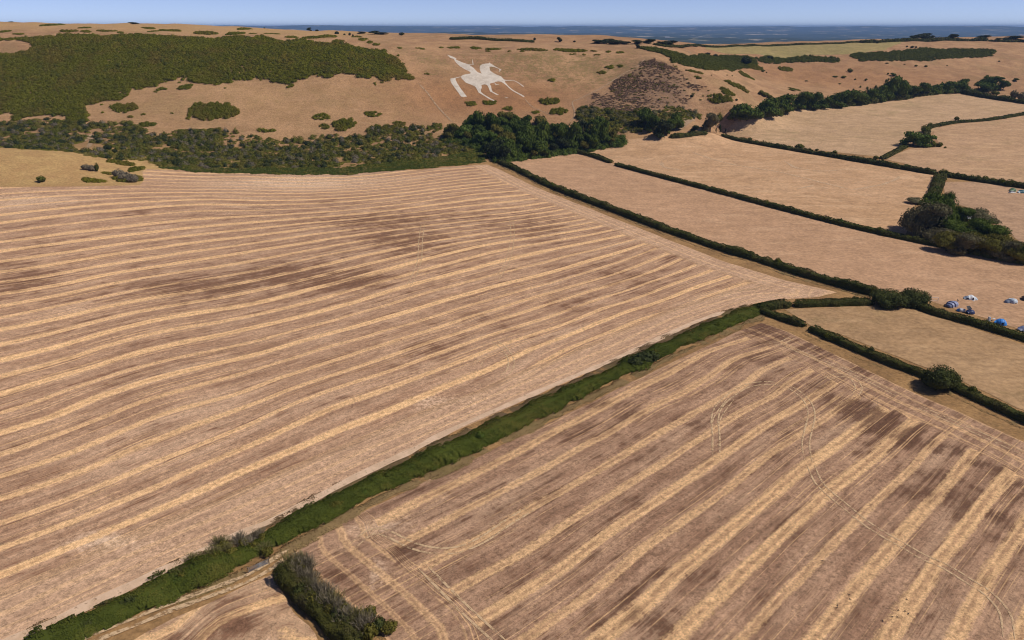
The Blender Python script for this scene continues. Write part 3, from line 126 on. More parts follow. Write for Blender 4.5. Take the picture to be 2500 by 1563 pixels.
def vattr(me, name, val):
    a = me.attributes.new(name, 'FLOAT', 'POINT'); a.data.foreach_set('value', np.asarray(val, np.float32))
def inpoly(poly, x, y):
    p = np.asarray(poly); x = np.asarray(x); y = np.asarray(y); r = np.zeros(x.shape, bool); j = len(p)-1
    for i in range(len(p)):
        xi, yi = p[i]; xj, yj = p[j]
        c = ((yi > y) != (yj > y)) & (x < (xj-xi)*(y-yi)/((yj-yi) if yj != yi else 1e-9)+xi); r ^= c; j = i
    return r
def edgedist(poly, x, y):
    p = np.asarray(poly, float); d = np.full(np.shape(x), 1e9)
    for i in range(len(p)):
        a = p[i]; b = p[(i+1) % len(p)]; ab = b-a; L = max(1e-9, (ab**2).sum())
        t = np.clip(((x-a[0])*ab[0]+(y-a[1])*ab[1])/L, 0, 1)
        d = np.minimum(d, np.hypot(x-a[0]-t*ab[0], y-a[1]-t*ab[1]))
    return d
def resample(pts, step, closed=False):
    p = np.asarray(pts, float)
    if closed: p = np.vstack([p, p[:1]])
    out = []
    for i in range(len(p)-1):
        n = max(1, int(np.ceil(np.hypot(*(p[i+1]-p[i]))/step)))
        for k in range(n): out.append(p[i]+(p[i+1]-p[i])*k/n)
    if not closed: out.append(p[-1])
    return np.array(out)
def spline(pts, step):
    p = np.asarray(pts, float)
    if len(p) < 3: return resample(p, step)
    q = np.vstack([2*p[0]-p[1], p, 2*p[-1]-p[-2]]); out = []
    for i in range(1, len(q)-2):
        n = max(1, int(np.ceil(np.hypot(*(q[i+1]-q[i]))/step)))
        for k in range(n):
            t = k/n
            out.append(.5*((2*q[i])+(-q[i-1]+q[i+1])*t+(2*q[i-1]-5*q[i]+4*q[i+1]-q[i+2])*t*t+(-q[i-1]+3*q[i]-3*q[i+1]+q[i+2])*t**3))
    out.append(p[-1]); return np.array(out)
def vnoise(x, y, s, seed=0):     # cheap smooth value noise, 0..1
    x = np.asarray(x)/s+seed*17.3; y = np.asarray(y)/s+seed*5.7
    xi = np.floor(x).astype(int); yi = np.floor(y).astype(int); fx = x-xi; fy = y-yi
    fx = fx*fx*(3-2*fx); fy = fy*fy*(3-2*fy)
    def h(a, b):
        v = np.sin(a*127.1+b*311.7+seed*74.7)*43758.5453; return v-np.floor(v)
    return (h(xi, yi)*(1-fx)+h(xi+1, yi)*fx)*(1-fy)+(h(xi, yi+1)*(1-fx)+h(xi+1, yi+1)*fx)*fy

# ------------------------------------------------------------------ node materials
class NB:
    def __init__(s, name):
        s.m = bpy.data.materials.new(name); s.m.use_nodes = True; s.t = s.m.node_tree; s.n = s.t.nodes
        s.bsdf = s.n['Principled BSDF']; s.out = s.n['Material Output']
        s.bsdf.inputs['Roughness'].default_value = .95
        s.bsdf.inputs['Specular IOR Level'].default_value = .12
    def L(s, a, b): s.t.links.new(a, b)
    def put(s, v, sock):
        if hasattr(v, 'is_linked') or hasattr(v, 'links'): s.L(v, sock)
        else:
            if isinstance(v, tuple) and len(v) == 3 and sock.type == 'RGBA': v = v+(1,)
            sock.default_value = v
    def pos(s):
        return s.n.new('ShaderNodeNewGeometry').outputs['Position']
    def objco(s): return s.n.new('ShaderNodeTexCoord').outputs['Object']
    def attr(s, name):
        a = s.n.new('ShaderNodeAttribute'); a.attribute_name = name; return a.outputs['Fac']
    def rnd(s): return s.n.new('ShaderNodeObjectInfo').outputs['Random']
    def math(s, op, a, b=0.0, c=0.0, clamp=False):
        m = s.n.new('ShaderNodeMath'); m.operation = op; m.use_clamp = clamp
        s.put(a, m.inputs[0]); s.put(b, m.inputs[1]); s.put(c, m.inputs[2]); return m.outputs[0]
    def noise(s, vec, scale, detail=3.0, rough=.55, dist=0.0):
        n = s.n.new('ShaderNodeTexNoise'); s.L(vec, n.inputs['Vector']); n.inputs['Scale'].default_value = scale
        n.inputs['Detail'].default_value = detail; n.inputs['Roughness'].default_value = rough; n.inputs['Distortion'].default_value = dist
        return n.outputs['Fac']
    def vor(s, vec, scale, feat='F1', out='Distance'):
        n = s.n.new('ShaderNodeTexVoronoi'); n.feature = feat; s.L(vec, n.inputs['Vector']); n.inputs['Scale'].default_value = scale
        return n.outputs[out]
    def mapping(s, vec, rot=0.0, scale=(1, 1, 1)):
        n = s.n.new('ShaderNodeMapping'); s.L(vec, n.inputs[0]); n.inputs['Rotation'].default_value = (0, 0, rot); n.inputs['Scale'].default_value = scale
        return n.outputs[0]
    def comb(s, x, y, z=0.0):
        n = s.n.new('ShaderNodeCombineXYZ'); s.put(x, n.inputs[0]); s.put(y, n.inputs[1]); s.put(z, n.inputs[2]); return n.outputs[0]
    def sstep(s, v, a, b):
        n = s.n.new('ShaderNodeMapRange'); n.interpolation_type = 'SMOOTHSTEP'; s.put(v, n.inputs[0])
        n.inputs[1].default_value = a; n.inputs[2].default_value = b; return n.outputs[0]
    def mix(s, f, a, b, blend='MIX'):
        n = s.n.new('ShaderNodeMix'); n.data_type = 'RGBA'; n.blend_type = blend
        s.put(f, n.inputs[0]); s.put(a, n.inputs[6]); s.put(b, n.inputs[7]); return n.outputs[2]
    def fmix(s, f, a, b):
        n = s.n.new('ShaderNodeMix'); n.data_type = 'FLOAT'; s.put(f, n.inputs[0]); s.put(a, n.inputs[2]); s.put(b, n.inputs[3]); return n.outputs[0]
    def bright(s, col, f):
        n = s.n.new('ShaderNodeVectorMath'); n.operation = 'SCALE'; s.put(col, n.inputs[0]); s.put(f, n.inputs[3]); return n.outputs[0]
    def white(s, v):
        n = s.n.new('ShaderNodeTexWhiteNoise'); n.noise_dimensions = '1D'; s.put(v, n.inputs['W']); return n.outputs['Value']
    def bump(s, h, strength, dist):
        n = s.n.new('ShaderNodeBump'); n.inputs['Strength'].default_value = strength; n.inputs['Distance'].default_value = dist
        s.L(h, n.inputs['Height']); s.L(n.outputs[0], s.bsdf.inputs['Normal'])
    def col(s, c): s.put(c, s.bsdf.inputs['Base Color']); return s.m
    def tone(s, c, k):
        n = s.n.new('ShaderNodeVectorMath'); n.operation = 'MULTIPLY'; s.put(c, n.inputs[0]); n.inputs[1].default_value = k; return n.outputs[0]

def plain(name, c, rough=.6, metal=0.0, spec=.3):
    b = NB(name); n = b.noise(b.objco(), 3.0, 4)
    b.bsdf.inputs['Roughness'].default_value = rough; b.bsdf.inputs['Metallic'].default_value = metal; b.bsdf.inputs['Specular IOR Level'].default_value = spec
    return b.col(b.bright(c, b.math('MULTIPLY_ADD', n, .3, .85)))

def foliage(name, dark, light, dry=None, dryamt=0.0, nscale=.12, transl=.15):
    b = NB(name); P = b.pos()
    t = b.attr('tint'); r = b.rnd()
    big = b.noise(P, nscale, 2); f = b.math('ADD', b.math('MULTIPLY', t, .55), b.math('MULTIPLY_ADD', big, .7, -.2), clamp=True)
    f = b.math('ADD', f, b.math('MULTIPLY_ADD', r, .3, -.15), clamp=True)
    c = b.mix(f, dark, light)
    if dry:
        k = b.math('ADD', b.noise(P, nscale*.6, 3), b.math('MULTIPLY_ADD', t, .25, -.12))
        c = b.mix(b.math('MULTIPLY', b.sstep(k, .48, .66), dryamt), c, dry)
    b.bsdf.inputs['Roughness'].default_value = .75; b.bsdf.inputs['Specular IOR Level'].default_value = .05
    b.put(c, b.bsdf.inputs['Base Color'])
    tr = b.n.new('ShaderNodeBsdfTranslucent'); b.put(c, tr.inputs[0])
    mx = b.n.new('ShaderNodeMixShader'); mx.inputs[0].default_value = transl
    b.L(b.bsdf.outputs[0], mx.inputs[1]); b.L(tr.outputs[0], mx.inputs[2]); b.L(mx.outputs[0], b.out.inputs[0])
    return b.m

def stubble(name, band_w, period, straw=(.80, .545, .30), straw2=(.66, .43, .235), base=(.47, .315, .215), base2=(.35, .222, .148), dark=(.15, .078, .05), pale=(.60, .43, .305), head=14.0, hstep=4.2, hpale=.35, cut=.56):
    b = NB(name); P = b.pos(); row = b.attr('row'); al = b.attr('along'); soil = b.attr('soil'); edge = b.attr('edge')
    wob = b.math('MULTIPLY_ADD', b.noise(P, .035, 2), .5, -.25)
    wob2 = b.math('MULTIPLY_ADD', b.noise(P, 1.1, 4, .7), .2, -.1)
    # swathes of straw run along the rows; near the hedges they follow the hedge
    hl = b.math('SUBTRACT', 1.0, b.sstep(b.math('ADD', edge, b.math('MULTIPLY', wob, 8.0)), head-2.0, head+1.0))
    u0 = b.math('ADD', row, b.math('MULTIPLY', wob, .4))
    u1 = b.math('DIVIDE', edge, hstep)
    u = b.math('ADD', b.fmix(hl, u0, u1), wob2)
    idx = b.math('FLOOR', b.math('ADD', u, .5))
    d = b.math('MULTIPLY', b.math('ABSOLUTE', b.math('SUBTRACT', b.math('FRACT', b.math('ADD', u, .5)), .5)), 2.0)
    wn = b.white(idx)
    wid = b.math('MULTIPLY_ADD', wn, band_w*.5, band_w*.72)
    q = b.math('DIVIDE', d, wid)
    V = b.comb(b.math('MULTIPLY', row, period*.55), b.math('MULTIPLY', al, .11), 0.0)
    V2 = b.comb(b.math('MULTIPLY', row, period), b.math('MULTIPLY', al, .22), 0.0)
    V3 = b.comb(b.math('MULTIPLY', row, period*1.1), b.math('MULTIPLY', al, .02), 0.0)
    fine = b.noise(P, 2.6, 5, .75); grain = b.noise(P, .8, 5, .72); mid = b.noise(P, .16, 5, .65); str2 = b.noise(V2, .75, 5, .65); lines = b.noise(V3, 1.0, 3, .6); streak = b.noise(V, .5, 5, .6)
    VA = b.comb(b.math('MULTIPLY', row, period*.9), b.math('MULTIPLY', al, .055), 0.0); strA = b.noise(VA, .6, 6, .72)
    band = b.math('SUBTRACT', 1.0, b.sstep(b.math('ADD', q, b.math('ADD', b.math('MULTIPLY_ADD', grain, .9, -.45), b.math('MULTIPLY_ADD', strA, 1.2, -.6))), .6, 1.25))
    core = b.math('SUBTRACT', 1.0, b.sstep(q, .15, .55))
    c = b.mix(b.sstep(streak, .36, .62), base2, base)
    c = b.mix(b.math('MULTIPLY', b.sstep(b.noise(V, .16, 3), .50, .72), .55), c, pale)
    c = b.bright(c, b.math('MULTIPLY_ADD', lines, .9, .55))
    # darker soil showing where the crop was thin
    dk = b.math('ADD', b.math('MULTIPLY', soil, .165), b.math('ADD', b.math('MULTIPLY', strA, .62), b.math('MULTIPLY', mid, .38)))
    dk = b.math('ADD', dk, b.math('ADD', b.math('MULTIPLY_ADD', grain, .36, -.18), b.math('MULTIPLY_ADD', fine, .3, -.15)))
    c = b.mix(b.math('MULTIPLY', b.sstep(dk, cut, cut+.12), .85), c, dark)
    pm = b.math('MULTIPLY', soil, -1.0); c = b.mix(b.math('MULTIPLY', b.sstep(b.math('ADD', pm, b.math('MULTIPLY_ADD', grain, 1.2, -.6)), .1, .9), .7), c, (.74, .58, .44))
    VT = b.comb(b.math('MULTIPLY', row, period*1.7), b.math('MULTIPLY', al, .008), 0.0); thin = b.math('MULTIPLY', b.sstep(b.noise(VT, 1.0, 2, .5), .56, .66), b.sstep(b.noise(V2, .3, 4, .6), .38, .58))
    c = b.mix(b.math('MULTIPLY', thin, .55), c, straw)
    sc = b.mix(b.math('MULTIPLY', core, b.sstep(b.noise(V2, .5, 4), .35, .58)), straw, straw2)
    keep = b.math('SUBTRACT', 1.0, b.math('MULTIPLY', b.sstep(dk, cut+.05, cut+.17), .85))
    amt = b.math('MULTIPLY', b.math('MULTIPLY', band, keep), b.math('MULTIPLY_ADD', wn, .28, .66))
    amt = b.math('MULTIPLY', amt, b.fmix(hl, 1.0, .6))
    c = b.mix(amt, c, sc)
    c = b.mix(b.math('MULTIPLY', hl, hpale), c, pale)
    g = b.math('ADD', b.math('MULTIPLY_ADD', b.sstep(fine, .3, .7), .62, .40), b.math('MULTIPLY', b.sstep(grain, .3, .7), .58)); c = b.tone(b.bright(c, g), (1.07, 1.0, .93))
    b.bump(b.math('ADD', b.math('MULTIPLY', grain, .6), b.math('MULTIPLY', band, .6)), .6, .14)
    return b.col(c)

def pasture(name, c1, c2, green=None, gamt=0.0, rot=0.0, stretch=.12, pale=None):
    b = NB(name); P = b.pos(); M = b.mapping(P, rot, (stretch*2.5, 1, 1))
    n1 = b.noise(P, .018, 4, .6); n2 = b.noise(M, .35, 5, .62); n3 = b.noise(P, 1.1, 5, .7)
    c = b.mix(b.sstep(b.math('ADD', b.math('MULTIPLY', n1, .5), b.math('MULTIPLY', n2, .5)), .36, .62), c1, c2)
    if pale: c = b.mix(b.math('MULTIPLY', b.sstep(b.noise(M, .12, 4), .52, .7), .6), c, pale)
    if green: c = b.mix(b.math('MULTIPLY', b.sstep(b.math('ADD', b.noise(P, .03, 5, .65), b.math('MULTIPLY_ADD', n3, .3, -.15)), .54, .72), gamt), c, green)
    n4 = b.noise(P, .10, 6, .7); n5 = b.noise(P, .6, 5, .7); c = b.tone(b.bright(c, b.math('ADD', b.math('MULTIPLY_ADD', b.sstep(n5, .3, .7), .40, .30), b.math('MULTIPLY_ADD', n4, .9, .05))), (1.02, .955, .885)); b.bump(n5, .6, .2)
    return b.col(c)

M_ground = None
def ground_material():
    b = NB('dry_downland_grass'); P = b.pos(); z1 = b.attr('slope_zone'); z2 = b.attr('green_zone'); z3 = b.attr('gold_zone'); z4 = b.attr('rust_zone')
    n1 = b.noise(P, .012, 5, .6); n2 = b.noise(P, .06, 5, .65); n3 = b.noise(P, .9, 5, .7)
    M = b.mapping(P, .1, (.12, 1, 1)); st = b.noise(M, .35, 4, .6)
    n4 = b.noise(P, .25, 6, .7); z5 = b.attr('ash_zone')
    verge = b.mix(b.sstep(n2, .35, .65), (.40, .25, .12), (.27, .165, .08)); verge = b.mix(b.math('MULTIPLY', b.sstep(n4, .5, .7), .6), verge, (.13, .095, .045))
    hill = b.mix(b.sstep(b.math('ADD', b.math('MULTIPLY', n1, .4), b.math('MULTIPLY', n2, .6)), .40, .58), (.47, .295, .17), (.34, .205, .12))
    hill = b.mix(b.math('MULTIPLY', b.sstep(st, .48, .68), .5), hill, (.54, .35, .21))
    hill = b.mix(b.math('MULTIPLY', b.sstep(n4, .48, .64), .6), hill, (.23, .148, .078))
    hill = b.mix(b.math('MULTIPLY', b.sstep(b.noise(P, .02, 6, .7), .5, .62), .45), hill, (.27, .19, .10))
    c = b.mix(z1, verge, hill)
    c = b.mix(b.math('MULTIPLY', z3, b.sstep(n2, .2, .7)), c, (.52, .36, .165))
    c = b.mix(z4, c, b.mix(b.sstep(n2, .35, .65), (.36, .19, .095), (.29, .155, .08)))
    gm = b.sstep(b.math('ADD', b.math('MULTIPLY', z2, .11), b.math('ADD', b.math('MULTIPLY', n2, .3), b.math('MULTIPLY', n4, .6))), .52, .64)
    c = b.mix(b.math('MULTIPLY', gm, .62), c, (.185, .155, .062))
    c = b.mix(b.math('MULTIPLY', z5, b.math('MULTIPLY_ADD', b.sstep(n4, .35, .6), .5, .35)), c, (.155, .105, .078))
    c = b.tone(b.bright(c, b.math('ADD', b.math('MULTIPLY_ADD', b.sstep(n3, .3, .7), .5, .28), b.math('MULTIPLY', n4, .95))), (.97, .92, .85)); b.bump(b.math('ADD', n3, b.math('MULTIPLY', st, 1.2)), .5, .3)
    return b.col(c)

# ------------------------------------------------------------------ ground sheets
print('terrain')
# spacing 8 m in the part the photograph shows, coarser around it
gx = np.unique(np.r_[np.arange(-1400, -800, 40), np.arange(-800, 1100, 8), np.arange(1100, 1640, 40)])
gy = np.unique(np.r_[np.arange(-600, 0, 40), np.arange(0, 1480, 8), np.arange(1480, 2440, 40)])
X, Y = np.meshgrid(gx, gy); Zt = H(X, Y)
nx, ny = len(gx), len(gy)
I = np.arange(nx*ny).reshape(ny, nx)
Fq = np.stack([I[:-1, :-1], I[:-1, 1:], I[1:, 1:], I[1:, :-1]], -1).reshape(-1, 4)
Zt = Zt+np.where(Zt > 15, (vnoise(X, Y, 45, 1)-.5)*2.6+(vnoise(X, Y, 20, 2)-.5)*1.5+(vnoise(X, Y*2.4, 26, 6)-.5)*1.2, 0)*np.clip((Zt-15)/15, 0, 1)*np.clip((Y-660)/40, 0, 1)
_grid = Zt
def HS(x, y):          # height of the built sheet (bilinear in the lattice)
    x = np.asarray(x, float); y = np.asarray(y, float); sh = np.broadcast(x, y).shape
    x = np.clip(np.broadcast_to(x, sh), gx[0], gx[-1]-1e-3); y = np.clip(np.broadcast_to(y, sh), gy[0], gy[-1]-1e-3)
    i = np.searchsorted(gx, x, 'right')-1; j = np.searchsorted(gy, y, 'right')-1
    fx = (x-gx[i])/(gx[i+1]-gx[i]); fy = (y-gy[j])/(gy[j+1]-gy[j])
    return (_grid[j, i]*(1-fx)+_grid[j, i+1]*fx)*(1-fy)+(_grid[j+1, i]*(1-fx)+_grid[j+1, i+1]*fx)*fy
me = np_mesh('ground', np.stack([X, Y, Zt], -1).reshape(-1, 3), Fq, smooth=True)
vattr(me, 'slope_zone', np.clip((Y-620)/60, 0, 1).ravel())
def blob(x, y, cx, cy, rx, ry): return np.exp(-(((x-cx)/rx)**2+((y-cy)/ry)**2))
gz = np.clip(blob(X, Y, 20, 820, 75, 30)*1.+blob(X, Y, 60, 790, 70, 40)*.8+blob(X, Y, 120, 810, 60, 40)*.8+blob(X, Y, -110, 800, 60, 40)*.7+blob(X, Y, -470, 880, 400, 40)*.2, 0, 1.2)
gz = np.maximum(gz, blob(X, Y, 105, 258, 30, 8)*.9)
vattr(me, 'green_zone', gz.ravel())
vattr(me, 'gold_zone', np.clip(blob(X, Y, -320, 530, 130, 60)*1.5+np.clip((Y-850)/40, 0, 1)*np.clip((-120-X)/100, 0, 1)*.6+blob(X, Y, -300, 720, 220, 50)*.35, 0, 1).ravel())
vattr(me, 'rust_zone', np.clip(blob(X, Y, -20, 745, 90, 40)*1.1+blob(X, Y, 420, 1060, 250, 60)*.6, 0, .85).ravel())
ashp = inpoly(G_areas['burnt'], X, Y).astype(float)
for _k in range(4): ashp = (ashp+np.roll(ashp, 1, 0)+np.roll(ashp, -1, 0)+np.roll(ashp, 1, 1)+np.roll(ashp, -1, 1))/5
vattr(me, 'ash_zone', np.clip(ashp*1.25*(.35+1.1*vnoise(X, Y, 22, 9)), 0, 1).ravel())
M_ground = ground_material()
ground = tag(link('ground', me, M_ground), 'dry tan downland slope and verges under the fields', None, kind='structure')

def polydist(lines, x, y):
    d = np.full(np.shape(x), 1e9)
    for p in lines:
        p = np.asarray(p, float)
        for a, c in zip(p[:-1], p[1:]):
            ab = c-a; t = np.clip(((x-a[0])*ab[0]+(y-a[1])*ab[1])/max(1e-9, (ab**2).sum()), 0, 1); d = np.minimum(d, np.hypot(x-a[0]-t*ab[0], y-a[1]-t*ab[1]))
    return d
def sheet(name, poly, mat, step, lift, rows=None, soil=None, adir=0.0, jitter=.35, heads=None):
    me, v = drape(name, poly, step, lift, jitter)
    if rows is not None:
        vattr(me, 'row', rows(v)); vattr(me, 'along', v[:, 0]*math.cos(adir)+v[:, 1]*math.sin(adir))
        vattr(me, 'edge', polydist(heads, v[:, 0], v[:, 1]) if heads else np.full(len(v), 99.))
        s = np.zeros(len(v))
        for (sx, sy, rx, ry, am) in soil or []:
            s += am*np.exp(-(((v[:, 0]-sx)/max(rx, 3)/.8)**2+((v[:, 1]-sy)/max(ry, 3)/.8)**2))
        vattr(me, 'soil', np.clip(s, -1, 1.2))
    return tag(link(name, me, mat), kind='structure')
def drape(name, poly, step, lift, jitter):
    b = resample(poly, step, closed=True)
    b = b+(np.stack([vnoise(b[:, 0], b[:, 1], 6, 3), vnoise(b[:, 0], b[:, 1], 6, 4)], -1)-.5)*2*jitter
    lo = b.min(0); hi = b.max(0)
    xs, ys = np.meshgrid(np.arange(lo[0], hi[0], step), np.arange(lo[1], hi[1], step))
    xs = xs.ravel()+rng.uniform(-.2, .2, xs.size)*step; ys = ys.ravel()+rng.uniform(-.2, .2, ys.size)*step
    k = inpoly(b, xs, ys); xs, ys = xs[k], ys[k]; e = edgedist(b, xs, ys); k = e > step*.55; xs, ys = xs[k], ys[k]
    nb = len(b); pts = [Vector(p) for p in b]+[Vector(p) for p in zip(xs, ys)]
    vo, eo, fo, *_ = delaunay_2d_cdt(pts, [(i, (i+1) % nb) for i in range(nb)], [], 0, 1e-4)
    v = np.array([(p.x, p.y) for p in vo]); F = np.array([f[:] for f in fo])
    c = v[F].mean(1); F = F[inpoly(b, c[:, 0], c[:, 1])]
    a, bb, cc = v[F[:, 0]], v[F[:, 1]], v[F[:, 2]]
    flip = ((bb-a)[:, 0]*(cc-a)[:, 1]-(bb-a)[:, 1]*(cc-a)[:, 0]) < 0; F[flip] = F[flip][:, ::-1]
    return np_mesh(name, np.c_[v, HS(v[:, 0], v[:, 1])+lift*(.25+.75*np.clip(edgedist(b, v[:, 0], v[:, 1])/4, 0, 1))], F, smooth=True), v
print('fields')
M_st1 = stubble('striped_stubble', .28, 11.0, cut=.518)
M_st2 = stubble('double_striped_stubble', .34, 9.5, straw=(.70, .475, .265), straw2=(.45, .29, .17), base=(.395, .26, .178), base2=(.265, .165, .112), dark=(.10, .052, .034), pale=(.51, .36, .25), head=15, hstep=4.5, hpale=.0, cut=.515)
M_st3 = stubble('mottled_stubble', .3, 8.0, head=1, hstep=3, cut=.55)
FO = {}
FO['big'] = sheet('stubble_field', G_fields['big'], M_st1, 4.5, .14, fit_scalar(G_rows_big, .01), G_soil_big, math.radians(18), heads=[G_fields['big'][12:21], G_fields['big'][21:35]])
FO['right'] = sheet('stubble_field', G_fields['right'], M_st2, 3.5, .14, fit_scalar(G_rows_right, .01), G_soil_right, math.radians(45), heads=[G_fields['right'][16:]+G_fields['right'][:1], G_fields['right'][7:13]])
FO['gatefield'] = sheet('stubble_field', G_fields['gatefield'], stubble('sandy_stubble', .3, 7.0, base=(.52, .36, .24), base2=(.40, .265, .175), pale=(.68, .50, .34), cut=.50), 2.5, .12, lambda v: v[:, 0]/16-v[:, 1]/12+.9*vnoise(v[:, 0], v[:, 1], 10, 4), [(-50, 101, 5, 4, .9), (-44, 95, 6, 5, -.6), (-57, 98, 5, 4, .5)], math.radians(50), jitter=.9)
FO['big']['label'] = 'large pale stubble field striped with straw rows left of the long hedge'
FO['right']['label'] = 'brown stubble field with double straw bands in the lower right'
FO['gatefield']['label'] = 'small mottled stubble corner beside the metal gate'
for k, m, l in (('strip', pasture('tan_pasture', (.50, .325, .21), (.44, .285, .18), rot=.5, pale=(.56, .38, .25)), 'long tan pasture strip where the tents stand'),
                ('mid', pasture('golden_pasture', (.56, .375, .235), (.47, .305, .18), rot=.45, pale=(.64, .45, .29)), 'golden pasture with faint curved mowing lines between two hedges'),
                ('pale', pasture('pale_pasture', (.52, .365, .235), (.44, .31, .19), (.27, .225, .11), .55, rot=-.3, pale=(.60, .43, .28)), 'pale pasture beyond the dark tree clump hedge'),
                ('east', pasture('straw_pasture', (.51, .345, .22), (.44, .295, .18), (.29, .235, .115), .4, rot=.5, pale=(.57, .40, .25)), 'straw coloured pasture at the right below the curved hedge'),
                ('camp', pasture('faded_pasture', (.47, .32, .215), (.41, .275, .18), (.28, .22, .12), .3, rot=.2), 'faded pasture behind the clump of trees at the right edge'),
                ('paddock', pasture('mottled_paddock', (.42, .285, .165), (.36, .24, .135), (.17, .135, .06), .55, rot=.55, pale=(.48, .335, .2)), 'mottled tan and olive paddock between the clipped hedges')):
    pl = np.array(G_fields[k]); nn = []
    ar = .5*np.sum(pl[:, 0]*np.roll(pl[:, 1], -1)-np.roll(pl[:, 0], -1)*pl[:, 1])
    tt = np.roll(pl, -1, 0)-np.roll(pl, 1, 0); tt /= np.linalg.norm(tt, axis=1, keepdims=True); nrm = np.stack([tt[:, 1], -tt[:, 0]], -1)*np.sign(ar)
    FO[k] = sheet('pasture', [tuple(q) for q in pl+nrm*3.5], m, 6, .10+.035*len(FO)); FO[k]['label'] = l
M_gf = pasture('pale_green_grassland', (.33, .27, .125), (.27, .235, .105), rot=.2, stretch=.2, pale=(.40, .31, .16))
FO['green'] = sheet('grassland', G_areas['green_field'], M_gf, 8, .5, jitter=2); FO['green']['label'] = 'pale green hilltop grassland beyond the spur'

# ------------------------------------------------------------------ ribbons: wheel tracks, paths
def ribbon(name, pts, width, mat, lift, parent=None, off=0.0, step=1.5, wob=.15):
    p = spline(pts, step); t = np.gradient(p, axis=0); t /= np.linalg.norm(t, axis=1, keepdims=True)+1e-9; n = np.stack([-t[:, 1], t[:, 0]], -1)
    ww = width*(1+wob*2*(vnoise(p[:, 0], p[:, 1], 4, 6)-.5))
    taper = np.minimum(1, np.minimum(np.arange(len(p)), np.arange(len(p))[::-1])/4+.25)
    cols = [p+n*(off+s*ww*taper*.5)[:, None] for s in (-1, 0, 1)]
    V = np.concatenate([np.c_[c, HS(c[:, 0], c[:, 1])+lift+(.03 if i == 1 else 0)] for i, c in enumerate(cols)])
    m = len(p); k = np.arange(m-1); F = np.concatenate([np.stack([k+i*m, k+1+i*m, k+1+(i+1)*m, k+(i+1)*m], -1)[:, ::-1] for i in (0, 1)])
    return link(name, np_mesh(name, V, F, smooth=True), mat, parent)
def dusty(name, c, cover=.55, c2=None):
    b = NB(name); P = b.pos(); n = b.noise(P, .9, 5, .7); cc = b.mix(b.sstep(b.noise(P, .25, 3), .4, .6), c, c2 or c)
    b.col(b.bright(cc, b.math('MULTIPLY_ADD', n, .6, .7)))
    tr = b.n.new('ShaderNodeBsdfTransparent'); mx = b.n.new('ShaderNodeMixShader')
    b.L(b.sstep(n, cover-.12, cover+.12), mx.inputs[0]); b.L(b.bsdf.outputs[0], mx.inputs[1]); b.L(tr.outputs[0], mx.inputs[2]); b.L(mx.outputs[0], b.out.inputs[0])
    return b.m
M_trk = dusty('flattened_straw', (.64, .45, .27), .54); M_path = dusty('bare_earth_path', (.70, .50, .35), .66, (.60, .42, .285)); M_chalkpath = dusty('chalky_path', (.45, .315, .20), .55)
for pts, gauge, wd in G_tracks:
    c = np.mean(pts, 0); par = FO['right'] if inpoly(G_fields['right'], np.array([c[0]]), np.array([c[1]]))[0] else FO['big']
    for s in (-1, 1): ribbon('wheel_track', pts, wd, M_trk, .2, par, s*gauge/2)
tag(ribbon('path', G_field_path, 2.3, M_path, .22, wob=.3), 'pale bare earth path along the green hedge', kind='structure')
for s in (-1, 1): tag(ribbon('farm_track', G_farm_track, 1.0, M_trk, .22, None, s*1.0, wob=.5), 'rutted earth track leading past the gate', kind='structure')
HPL = ['chalky path climbing beside the burnt scrub', 'fence line path down the slope left of the chalk horse', 'faint path below the chalk horse', 'chalky track on the spur crest', 'bare earth gap in the scrub below the spur', 'bare earth gap in the scrub below the gorse']
for (pts, wd), l in zip(G_hill_paths, HPL):
    tag(ribbon('path', pts, wd, M_chalkpath, .35, step=3), l, kind='structure')

# ------------------------------------------------------------------ far lowland and its low hills
print('lowland')
rad = np.r_[np.arange(1200, 4000, 280), np.geomspace(4000, 42000, 190)]; ang = np.radians(np.r_[np.arange(-180, -45, 6), np.arange(-45, 45.1, .22), np.arange(51, 180.1, 6)])
RR, AA = np.meshgrid(rad, ang); LX = RR*np.sin(AA); LY = RR*np.cos(AA)
deg = np.degrees(AA)
fb = lambda s, k: vnoise(LX, LY, s, k)-.5
hx, hy = LX*.55, LY                                   # low hills drawn out sideways
hill1 = np.clip(vnoise(hx, hy, 3600, 11)*1.5-.45, 0, 1); hill2 = np.clip(vnoise(hx, hy, 1900, 12)*1.4-.4, 0, 1)
LZ = -62+70*hill1+36*hill2+fb(900, 13)*26+fb(330, 15)*24+fb(170, 16)*12
ridge = np.interp(deg, [-180, -45, -28, -23, -17, -13, -8, 0, 12, 25, 45, 180], [90, 150, 160, 150, 132, 120, 108, 100, 97, 99, 100, 90])
far = np.clip((RR-17000)/9000, 0, 1)**1.3
und = 60*(vnoise(LX, LY*.6, 3000, 14)-.5)+44*(vnoise(LX, LY, 1100, 17)-.5)+22*(vnoise(LX, LY, 450, 18)-.5)
LZ = LZ*(1-far)+far*(ridge+und)
back = np.clip((RR-27000)/8000, 0, 1); LZ = LZ*(1-back)+back*(80+.3*und)
LZ = np.minimum(LZ, 165)
LZ = np.where(RR < 3500, np.minimum(LZ, -30), LZ)
LZ = np.where(RR < 2600, -70, LZ)
nA, nR = RR.shape; I = np.arange(nA*nR).reshape(nA, nR)
F2 = np.stack([I[:-1, :-1], I[:-1, 1:], I[1:, 1:], I[1:, :-1]], -1).reshape(-1, 4)[:, ::-1]
